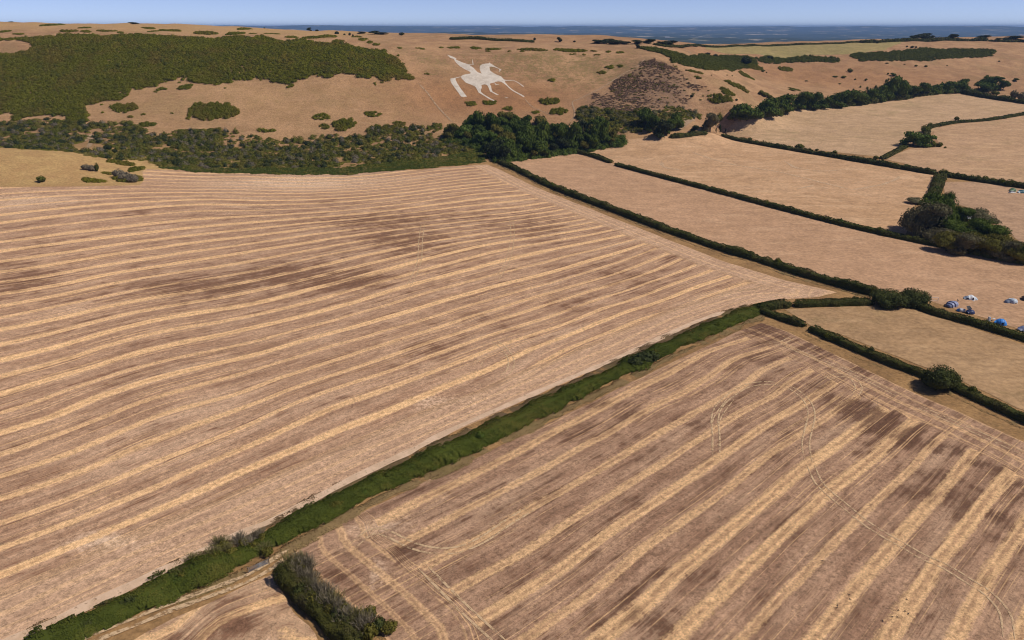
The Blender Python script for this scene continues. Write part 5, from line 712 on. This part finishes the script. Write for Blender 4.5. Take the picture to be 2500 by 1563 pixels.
# ------------------------------------------------------------------ mesh helpers for built things
def obj_bm(name, bm, mat, parent=None, smooth=False):
    me = bpy.data.meshes.new(name); bm.to_mesh(me); bm.free()
    if smooth: me.polygons.foreach_set('use_smooth', [True]*len(me.polygons))
    return link(name, me, mat, parent)
def box(bm, c, s, rot=None):
    r = bmesh.ops.create_cube(bm, size=1); M = Matrix.Translation(c) @ (rot or Matrix.Identity(4)) @ Matrix.Diagonal((*s, 1)); bmesh.ops.transform(bm, matrix=M, verts=r['verts']); return r['verts']
def rod(bm, a, b2, r, seg=8):
    a, b2 = Vector(a), Vector(b2); d = b2-a; q = bmesh.ops.create_cone(bm, cap_ends=True, segments=seg, radius1=r, radius2=r, depth=d.length)
    bmesh.ops.transform(bm, matrix=Matrix.Translation((a+b2)/2) @ d.to_track_quat('Z', 'Y').to_matrix().to_4x4(), verts=q['verts'])
def root(name, loc, rz, label, cat, group=None):
    o = bpy.data.objects.new(name, None); COL.objects.link(o); o.location = (loc[0], loc[1], float(HS(loc[0], loc[1]))+.12); o.rotation_euler = (0, 0, rz); return tag(o, label, cat, group)

# ------------------------------------------------------------------ field gate
M_galv = plain('galvanised_steel', (.25, .28, .34), .45, .6, .5); M_post = plain('weathered_post', (.20, .16, .12), .9)
ga, gb = Vector(G_gate[0]), Vector(G_gate[1]); gd = gb-ga; L = gd.length
gate = root('field_gate', ga, math.atan2(gd.y, gd.x), 'grey galvanised metal field gate standing by the earth track at the lower left', 'gate')
for i in range(6):
    bm = bmesh.new(); rod(bm, (0, 0, .25+i*.18+.01*i), (L, 0, .25+i*.18+.01*i), .03); obj_bm('rail', bm, M_galv, gate, True)
for x in (0, L*.5, L): bm = bmesh.new(); box(bm, (x, 0, .72), (.06, .05, 1.06)); obj_bm('upright', bm, M_galv, gate)
for x0, x1 in ((0.05, L*.48), (L*.95, L*.52)): bm = bmesh.new(); rod(bm, (x0, .03, .26), (x1, .03, 1.18), .022); obj_bm('brace', bm, M_galv, gate)
for x in (-.22, L+.22): bm = bmesh.new(); rod(bm, (x, 0, -.3), (x, 0, 1.45), .11, 10); obj_bm('post', bm, M_post, gate)

# ------------------------------------------------------------------ tents
def fabric(name, c, c2=None):
    b = NB(name); O = b.objco(); n = b.noise(O, 1.2, 3); b.bsdf.inputs['Roughness'].default_value = .5; b.bsdf.inputs['Specular IOR Level'].default_value = .4
    return b.col(b.mix(b.sstep(n, .35, .65), c, c2 or tuple(v*.86 for v in c)))
M_lilac = fabric('lilac_blue_fabric', (.30, .33, .50)); M_lilac2 = fabric('slate_blue_fabric', (.17, .20, .33)); M_white = fabric('white_fabric', (.72, .74, .78)); M_pale = fabric('pale_grey_blue_fabric', (.50, .58, .66)); M_greyf = fabric('mid_grey_fabric', (.22, .26, .34))
M_blue = fabric('bright_blue_fabric', (.035, .22, .68), (.05, .27, .74)); M_navy = fabric('navy_fabric', (.02, .035, .12)); M_black = fabric('black_fabric', (.015, .015, .022)); M_mesh = plain('dark_mesh_window', (.03, .03, .05), .4); M_green = fabric('green_fabric', (.10, .17, .09)); M_greenp = fabric('pale_green_fabric', (.34, .42, .27)); M_teal = fabric('teal_fabric', (.03, .12, .16))
M_rope = plain('pale_rope', (.6, .6, .6)); M_pole = plain('white_pole', (.8, .8, .8), .4)
def arch(secs, seg=14, power=.8):       # shell swept along x through (x, half width, height) sections
    V = []
    for x, hw, h in secs:
        for k in range(seg+1):
            a = math.pi*k/seg; c, s = math.cos(a), math.sin(a)
            V.append((x, -math.copysign(abs(c)**power, c)*hw, s**power*h if s > 0 else 0))
    m = seg+1; F = [[i*m+k, i*m+k+1, (i+1)*m+k+1, (i+1)*m+k] for i in range(len(secs)-1) for k in range(seg)]
    V = np.array(V); n = len(V); caps = []
    for i in (0, len(secs)-1):
        V = np.vstack([V, [[secs[i][0], 0, secs[i][2]*.35]]]); ci = len(V)-1
        caps += [[i*m+k, i*m+k+1, ci] for k in range(seg)]
    return V, F, caps
def shell(name, secs, mat, parent, seg=14):
    V, F, c = arch(secs, seg); return link(name, np_mesh(name, V, [np.array(F), np.array(c)], smooth=False), mat, parent)
def hoops(secs, mat, parent):
    for x, hw, h in secs:
        pts = [(x, -math.copysign(abs(math.cos(a))**.8, math.cos(a))*(hw+.02), max(0, math.sin(a))**.8*(h+.02)) for a in np.linspace(0, math.pi, 15)]
        V, F = tube(pts, [.045]*15, 5); link('hoop', np_mesh('hoop', V, F), mat, parent)
def panel(name, verts, mat, parent):
    v = np.array(verts, float); nrm = np.cross(v[1]-v[0], v[2]-v[0]); nrm /= np.linalg.norm(nrm); k = len(v); V = np.vstack([v, v-nrm*.03])
    F = [list(range(k)), list(range(2*k-1, k-1, -1))]; S = [[i, (i+1) % k+0, (i+1) % k+k, i+k] for i in range(k)]
    bm = bmesh.new(); bv = [bm.verts.new(p) for p in V]
    for f in F+S: bm.faces.new([bv[i] for i in f])
    bmesh.ops.recalc_face_normals(bm, faces=bm.faces); return obj_bm(name, bm, mat, parent)
def guys(parent, pts):
    for a, b2 in pts: bm = bmesh.new(); rod(bm, a, b2, .02, 4); obj_bm('guy_rope', bm, M_rope, parent)
C = G_camp
_root = root
def root(name, loc, rz, label, cat, group=None):
    o = _root(name, loc, rz, label, cat, group)
    if 'tent' in name: o.scale = (.8, .8, .82)
    return o
def dirz(a, b2): return math.atan2(b2[1]-a[1], b2[0]-a[0])
# lilac tunnel tent in three stepped sections
p = C['periwinkle']; t = root('tent', p[1], dirz(p[1], p[0])+.1, 'lilac blue tunnel tent nearest the hedge junction, in three stepped sections', 'tent', 'tents of the camp')
m = [(-3.2, .9, .8), (-2.8, 1.9, 1.75), (-1, 2.25, 2.1), (.6, 2.3, 2.15)]; shell('flysheet', m, M_lilac, t); shell('living_section', [(.6, 1.95, 1.9), (1.6, 1.9, 1.85), (2.5, 1.8, 1.75)], M_lilac, t); shell('porch', [(2.5, 1.6, 1.5), (3.2, 1.5, 1.4), (3.8, 1.1, .9)], M_lilac2, t)
hoops([(-1, 2.25, 2.1), (.6, 2.3, 2.15), (2.5, 1.82, 1.77)], M_lilac2, t); panel('window', [(-.7, -2.27, .5), (.3, -2.31, .5), (.3, -2.2, 1.3), (-.7, -2.16, 1.3)], M_mesh, t); guys(t, [((-3, 0, .9), (-4.4, .3, 0)), ((0, 2.2, 1.2), (0, 3.6, 0)), ((0, -2.2, 1.2), (0, -3.6, 0))])
# white vis-a-vis tent with grey porch
p = C['white']; t = root('tent', p[2], -.25, 'white and grey frame tent with a dark mesh porch, topmost of the near tents', 'tent', 'tents of the camp')
shell('flysheet', [(-1.1, 1.7, 1.5), (-.4, 2.0, 2.05), (.6, 2.0, 2.1), (1.2, 1.75, 1.7)], M_white, t); shell('sleeping_wing', [(1.2, 1.6, 1.5), (2.2, 1.5, 1.25), (3.0, 1.0, .5)], M_pale, t); shell('porch', [(-3.0, 1.5, .35), (-2.4, 1.65, 1.2), (-1.1, 1.7, 1.55)], M_greyf, t)
panel('window', [(-2.6, -1.72, .35), (-1.3, -1.74, .35), (-1.3, -1.45, 1.15), (-2.1, -1.5, 1.1)], M_mesh, t); panel('door_flap', [(.2, -2.05, .08), (1.1, -2.0, .08), (1.0, -3.1, .12), (.3, -3.1, .12)], M_white, t); panel('doorway', [(.1, -2.06, .1), (.9, -2.0, .1), (.85, -1.85, 1.5), (.2, -1.9, 1.5)], M_mesh, t)
# navy tent with raised black panel, and white low tent with blue end
p = C['blue_van']; t = root('tent', p[0], .15, 'navy dome tent with a raised black awning panel beside the hedge', 'tent', 'tents of the camp')
shell('flysheet', [(-1.7, .9, .7), (-1.1, 1.5, 1.5), (.3, 1.65, 1.75), (1.2, 1.4, 1.4), (1.7, .8, .6)], M_navy, t); panel('awning', [(-1.5, .3, 1.7), (.9, .3, 1.9), (1.1, 2.4, 2.75), (-.6, 2.4, 2.7)], M_black, t)
for q in ((-.6, 2.4, 2.7), (1.1, 2.4, 2.75)): bm = bmesh.new(); rod(bm, (q[0], q[1], 0), q, .03, 6); obj_bm('awning_pole', bm, M_pole, t)
hoops([(-1.1, 1.5, 1.5), (1.2, 1.4, 1.4)], M_greyf, t)
t = root('tent', p[2], 2.85, 'low white tent with a blue end, just left of the navy tent', 'tent', 'tents of the camp'); shell('flysheet', [(-2.0, 1.2, 1.0), (-.6, 1.3, 1.2), (.5, 1.25, 1.15)], M_white, t); shell('blue_end', [(.5, 1.1, 1.05), (1.1, .95, .85), (1.5, .5, .3)], M_blue, t); hoops([(.5, 1.25, 1.15), (-.6, 1.3, 1.2)], M_greyf, t)
# bright blue dome
p = C['blue']; t = root('tent', p[0], -.35, 'bright blue dome tent behind the hedge at the right', 'tent', 'tents of the camp')
shell('flysheet', [(-2.4, 1.0, .6), (-1.7, 1.8, 1.7), (-.4, 2.15, 2.35), (1.0, 2.1, 2.3), (1.9, 1.7, 1.6), (2.5, .9, .5)], M_blue, t); hoops([(-.4, 2.15, 2.35), (1.0, 2.1, 2.3)], fabric('pale_blue_piping', (.18, .42, .78)), t); panel('window', [(-.1, -2.2, .5), (.7, -2.2, .5), (.7, -2.1, 1.4), (-.1, -2.1, 1.4)], M_mesh, t)
t = root('toilet_tent', p[1], .3, 'small upright grey-blue toilet tent left of the bright blue tent', 'tent', 'tents of the camp'); bm = bmesh.new(); q = box(bm, (0, 0, .9), (1.1, 1.1, 1.8)); 
for v in q:
    if v.co.z > 1: v.co.x *= .7; v.co.y *= .7
obj_bm('flysheet', bm, M_pale, t); panel('door', [(-.3, -.57, .05), (.3, -.57, .05), (.24, -.42, 1.5), (-.24, -.42, 1.5)], M_greyf, t)
t = root('camp_table', p[2], .4, 'small white-topped camp table between toilet tent and blue tent', 'table'); bm = bmesh.new(); box(bm, (0, 0, .72), (1.1, .6, .05)); obj_bm('table_top', bm, M_white, t)
for sx in (-.48, .48):
    for sy in (-.24, .24): bm = bmesh.new(); rod(bm, (sx, sy, 0), (sx*.8, sy, .7), .02, 6); obj_bm('leg', bm, M_greyf, t)
# pale tent with two wings
p = C['pale']; t = root('tent', p[0], -1.25, 'pale grey-blue tent with side wings at the right edge', 'tent', 'tents of the camp')
shell('flysheet', [(-1.4, 1.5, 1.6), (.2, 1.75, 2.05), (1.6, 1.6, 1.85), (2.3, 1.1, 1.2)], M_pale, t)
for s in (-1, 1):
    o = shell('side_wing', [(0, 1.4, 1.75), (1.6, 1.25, 1.35), (2.6, .8, .5)], M_white if s > 0 else M_greyf, t); o.location = (-.4, s*1.2, 0); o.rotation_euler = (0, 0, s*math.pi/2)
hoops([(.2, 1.75, 2.05), (1.6, 1.6, 1.85)], M_greyf, t); panel('window', [(2.34, -.5, .3), (2.34, .5, .3), (2.2, .45, 1.0), (2.2, -.45, 1.0)], M_mesh, t)
p = C['slate']; t = root('tent', p[0], .2, 'dark slate blue tent cut by the right edge behind the hedge', 'tent', 'tents of the camp'); shell('flysheet', [(-2.2, 1.0, .5), (-1.4, 1.7, 1.5), (.4, 1.9, 1.9), (1.6, 1.6, 1.5), (2.3, .9, .5)], M_lilac2, t); hoops([(.4, 1.9, 1.9)], M_black, t)
p = C['far_tent']; t = root('tent', p[0], .5, 'green dome tent behind the white car at the far camp hedge', 'tent', 'tents of the camp'); shell('flysheet', [(-2.6, 1.2, .8), (-1.4, 2.3, 2.3), (0, 2.5, 2.7)], M_green, t); shell('porch', [(0, 2.4, 2.6), (1.4, 2.2, 2.1), (2.4, 1.2, .7)], M_greenp, t); hoops([(0, 2.5, 2.7)], M_greenp, t)
p = C['far_teal']; t = root('tent', p[0], .1, 'teal tent at the right edge of the far camp hedge', 'tent', 'tents of the camp'); shell('flysheet', [(-3, 1.9, 1.6), (-2.2, 2.2, 2.4), (1.5, 2.2, 2.4), (2.6, 1.8, 1.6)], M_teal, t); shell('porch', [(-4, 1.4, .9), (-3, 1.7, 1.5)], M_pale, t); hoops([(-2.2, 2.2, 2.4), (1.5, 2.2, 2.4)], M_greyf, t)
p = C['chair']; t = root('camp_chair', p[0], .8, 'tiny dark folding chair on the grass between lilac and white tents', 'chair')
bm = bmesh.new(); box(bm, (0, 0, .42), (.55, .5, .04)); obj_bm('seat', bm, M_black, t); bm = bmesh.new(); box(bm, (0, .28, .72), (.55, .04, .55), Matrix.Rotation(-.25, 4, 'X')); obj_bm('backrest', bm, M_black, t)
for sx in (-.25, .25):
    for sy in (-.22, .22): bm = bmesh.new(); rod(bm, (sx, sy, 0), (sx, sy*.8, .42), .018, 6); obj_bm('leg', bm, M_greyf, t)
# football goal
ga, gb = Vector(C['goal'][0]), Vector(C['goal'][1]); gd = gb-ga; t = root('football_goal', ga, math.atan2(gd.y, gd.x)+.25, 'small white football goal frame on the grass beside the junction tree', 'goal'); L = 2.6
for x in (0, L): bm = bmesh.new(); rod(bm, (x, 0, 0), (x, 0, 1.7), .06); obj_bm('goalpost', bm, M_pole, t); bm = bmesh.new(); rod(bm, (x, 0, 1.7), (x, 1.1, 0.05), .04); obj_bm('stay', bm, M_pole, t)
bm = bmesh.new(); rod(bm, (0, 0, 1.7), (L, 0, 1.7), .06); obj_bm('crossbar', bm, M_pole, t); bm = bmesh.new(); rod(bm, (0, 1.1, .05), (L, 1.1, .05), .04); obj_bm('ground_bar', bm, M_pole, t)
# cars
def car(loc, rz, mat, label):
    t = root('parked_car', loc, rz, label, 'car'); prof = [(-2.1, .35), (-2.15, .75), (-1.95, .95), (-1.2, 1.0), (-.95, 1.02), (1.0, 1.0), (1.9, .88), (2.1, .65), (2.12, .35)]
    bm = bmesh.new(); A = [bm.verts.new((x, -.85, z)) for x, z in prof]; B = [bm.verts.new((x, .85, z)) for x, z in prof]; bm.faces.new(A); bm.faces.new(B[::-1])
    for i in range(len(prof)): j = (i+1) % len(prof); bm.faces.new([A[j], A[i], B[i], B[j]])
    bmesh.ops.recalc_face_normals(bm, faces=bm.faces); bmesh.ops.bevel(bm, geom=list(bm.edges), offset=.06, segments=2, affect='EDGES'); obj_bm('body', bm, mat, t, True)
    bm = bmesh.new(); q = box(bm, (-.35, 0, 1.22), (2.9, 1.55, .46))
    for v in q:
        if v.co.z > 1.2: v.co.x = -.45+(v.co.x+.35)*.66; v.co.y *= .84
    obj_bm('windows', bm, M_mesh, t); bm = bmesh.new(); box(bm, (-.45, 0, 1.47), (1.95, 1.32, .06)); bmesh.ops.bevel(bm, geom=list(bm.edges), offset=.025, segments=1, affect='EDGES'); obj_bm('roof', bm, mat, t)
    for x in (-1.35, 1.3):
        for s in (-1, 1):
            bm = bmesh.new(); rod(bm, (x, s*.72, .33), (x, s*.9, .33), .33, 16); wv = obj_bm('wheel', bm, M_black, t); bm = bmesh.new(); rod(bm, (x, s*.9, .33), (x, s*.915, .33), .19, 12); obj_bm('rim', bm, M_galv, wv)
    for s in (-1, 1): bm = bmesh.new(); box(bm, (2.1, s*.6, .68), (.08, .35, .14)); obj_bm('headlight', bm, M_white, t)
    return t
car(C['car'][0], 1.2, plain('black_car_paint', (.02, .02, .024), .3, .0, .5), 'black car cut by the right edge beside the pale winged tent')
car((C['far_car'][0][0]+.5, C['far_car'][0][1]+1.5), .25, plain('white_car_paint', (.7, .7, .7), .3, 0, .5), 'white car parked in front of the green tent at the far hedge')
car(C['clump_car'][0], .1, plain('silver_car_paint', (.5, .55, .6), .3, .3, .5), 'silver car glimpsed behind the tree clump at the right')

# ------------------------------------------------------------------ shrubs growing in the near hedges
M_twig = foliage('grey_brown_twigs', (.15, .125, .085), (.33, .28, .20), transl=0.0); M_twigg = foliage('olive_twigs', (.11, .105, .04), (.25, .22, .09), transl=.1)
hedges = {o['label']: o for o in COL.objects if o.name.startswith('hedge')}
fh = hedges[HL['front']]; sh = hedges[HL['strip']]
def grow(name, me, mat, parent, x, y, s, h):
    o = link(name, with_mat(me, mat), None, parent); b0 = parent.location; o.location = (x-b0.x, y-b0.y, float(HS(x, y))-b0.z); o.scale = (s, s, h); o.rotation_euler = (0, 0, random.uniform(0, 6.28)); return o
for i, (x, y) in enumerate(G_front_shrubs): grow('bare_shrub', TWIGS[i % 3], M_twig if i % 4 else M_twigg, fh, x+.6, y+.3, random.uniform(2.2, 3.0), random.uniform(2.8, 4.0)); grow('bare_shrub', TWIGS[(i+1) % 3], M_twigg, fh, x+random.uniform(-.5, 1.5), y+random.uniform(-1, 1), random.uniform(1.4, 2.0), random.uniform(2.2, 3.0)); grow('leafy_shrub', BUSHES[i % 5], FOL['olive' if i % 2 else 'near'], fh, x-.6, y-.4, random.uniform(1.1, 1.7), random.uniform(1.8, 2.8))
for i, (x, y) in enumerate(G_front_green): grow('leafy_shrub', BUSHES[i % 5], FOL['olive' if i % 3 else 'near'], fh, x, y, random.uniform(1.3, 2.0), random.uniform(2.4, 3.6))
for i, (x, y) in enumerate(G_strip_shrubs): grow('bare_shrub', TWIGS[i % 3], M_twigg if i > 2 else M_twig, sh, x, y, random.uniform(1.8, 2.6), random.uniform(1.8, 2.8)); grow('leafy_shrub', BUSHES[i % 5], FOL['olive'], sh, x+1.2, y-1.0, 1.5, 1.9)
sp = spline(G_hedges['strip'][0], 1.0)
for k in range(8, len(sp)-4, 9):
    if random.random() < .75: grow('leafy_shrub', BUSHES[k % 5], random.choice([M_hs, M_hs, FOL['near'], FOL['mid'], FOL['olive']]), sh, sp[k][0]+random.uniform(-2.2, 2.2), sp[k][1]+random.uniform(-2.2, 2.2), random.uniform(1.3, 2.2), random.uniform(1.3, 2.0))
for hk in ('A', 'B1', 'B2', 'C', 'C2', 'D', 'F', 'G', 'H', 'J', 'K', 'L'):
    hp_, hw_, hh_ = G_hedges[hk]; sp = spline(hp_, 1.0); ho = hedges[HL[hk]]
    for k in range(5, len(sp)-3, 13):
        if random.random() < .7: j = min(len(sp)-1, k+random.randint(0, 9)); grow('leafy_shrub', BUSHES[k % 5], random.choice([M_h1, FOL['near'], FOL['bush'], FOL['olive'], FOL['mid']]), ho, sp[j][0]+random.uniform(-.8, .8), sp[j][1]+random.uniform(-.8, .8), random.uniform(.9, 1.9)+hw_*.12, hh_*random.uniform(.85, 1.35))
x, y = G_strip_dark[0]; place_bush(x, y, 5.0, 3.4, 'dark', 'dark rounded shrub bulging from the diagonal green hedge')
place_bush(x-4, y-3.2, 3.6, 3.0, 'dark', 'darker lower shrub beside the rounded one in the diagonal green hedge')
for pts in G_mow: ribbon('mowing_line', pts, 2.6, dusty('mown_line', (.70, .49, .31), .52) if 'mown_line' not in bpy.data.materials else bpy.data.materials['mown_line'], .33, FO['mid'], step=3)

# ------------------------------------------------------------------ rooks feeding on the straw
M_bird = plain('black_plumage', (.018, .018, .022), .5)
bm = bmesh.new(); q = bmesh.ops.create_icosphere(bm, subdivisions=2, radius=1); bmesh.ops.transform(bm, matrix=Matrix.Translation((0, 0, .17)) @ Matrix.Rotation(-.25, 4, 'Y') @ Matrix.Diagonal((.2, .1, .105, 1)), verts=q['verts'])
q = bmesh.ops.create_icosphere(bm, subdivisions=1, radius=.07); bmesh.ops.translate(bm, vec=(.2, 0, .28), verts=q['verts']); q = bmesh.ops.create_cone(bm, segments=6, radius1=.025, radius2=.003, depth=.12, cap_ends=True); bmesh.ops.transform(bm, matrix=Matrix.Translation((.3, 0, .27)) @ Matrix.Rotation(math.pi/2+.1, 4, 'Y'), verts=q['verts'])
box(bm, (-.25, 0, .13), (.2, .09, .025)); 
for s in (-1, 1): rod(bm, (0, s*.04, 0), (0, s*.04, .1), .01, 4)
bird = bpy.data.meshes.new('bird'); bm.to_mesh(bird); bm.free(); bird.materials.append(M_bird)
for i, (x, y) in enumerate(G_birds[::2]):
    o = link('bird', bird); o.location = (x, y, float(HS(x, y))+.15); o.scale = (.8, .8, .8); o.rotation_euler = (0, 0, random.uniform(0, 6.28)); tag(o, 'small black bird feeding on the straw bands at the lower right', 'bird', 'birds on the lower right stubble')

# ------------------------------------------------------------------ white sheds in the far lowland
M_shed = plain('white_cladding', (.78, .78, .78), .6); M_roof = plain('pale_roof', (.62, .63, .65), .6)
def low_z(x, y):
    r = math.hypot(x, y); a = math.atan2(x, y); i = np.abs(ang-a).argmin(); return float(np.interp(r, rad, LZ[i]))
for i, (az, r, wd, dp, ht) in enumerate(((28.05, 9200, 46, 40, 10), (28.5, 9300, 20, 30, 13), (28.75, 9100, 60, 40, 14), (29.2, 9400, 24, 30, 9), (29.65, 9000, 30, 26, 9), (17.0, 9900, 60, 40, 9), (11.2, 8800, 44, 40, 9))):
    x, y = r*math.sin(math.radians(az)), r*math.cos(math.radians(az)); o = bpy.data.objects.new('shed', None); COL.objects.link(o); o.location = (x, y, low_z(x, y)-2); o.rotation_euler = (0, 0, -math.radians(az)+.1); tag(o, 'tiny white shed in the far blue lowland', 'building', 'white sheds in the lowland')
    bm = bmesh.new(); box(bm, (0, 0, ht*.35), (wd, dp, ht*.7+6)); obj_bm('wall', bm, M_shed, o)
    bm = bmesh.new(); v = [bm.verts.new(c) for c in ((-wd*.52, -dp*.52, ht*.7+3), (wd*.52, -dp*.52, ht*.7+3), (wd*.52, dp*.52, ht*.7+3), (-wd*.52, dp*.52, ht*.7+3), (-wd*.52, 0, ht+3.5), (wd*.52, 0, ht+3.5))]
    for f in ((0, 1, 5, 4), (2, 3, 4, 5), (0, 4, 3), (1, 2, 5), (3, 2, 1, 0)): bm.faces.new([v[k] for k in f])
    obj_bm('roof', bm, M_roof, o)

# ------------------------------------------------------------------ haze over the lowland
bm = bmesh.new(); box(bm, (0, 0, 5), (88000, 88000, 330)); hz = obj_bm('haze', bm, None); tag(hz, 'thin blue summer haze', None, kind='stuff')
hm = bpy.data.materials.new('summer_haze'); hm.use_nodes = True; hn = hm.node_tree; hn.nodes.clear(); ho = hn.nodes.new('ShaderNodeOutputMaterial'); pv = hn.nodes.new('ShaderNodeVolumePrincipled')
pv.inputs['Color'].default_value = (.34, .56, 1.0, 1); pv.inputs['Density'].default_value = 4.6e-5; pv.inputs['Anisotropy'].default_value = 0.0; hn.links.new(pv.outputs[0], ho.inputs['Volume']); hz.data.materials.append(hm)
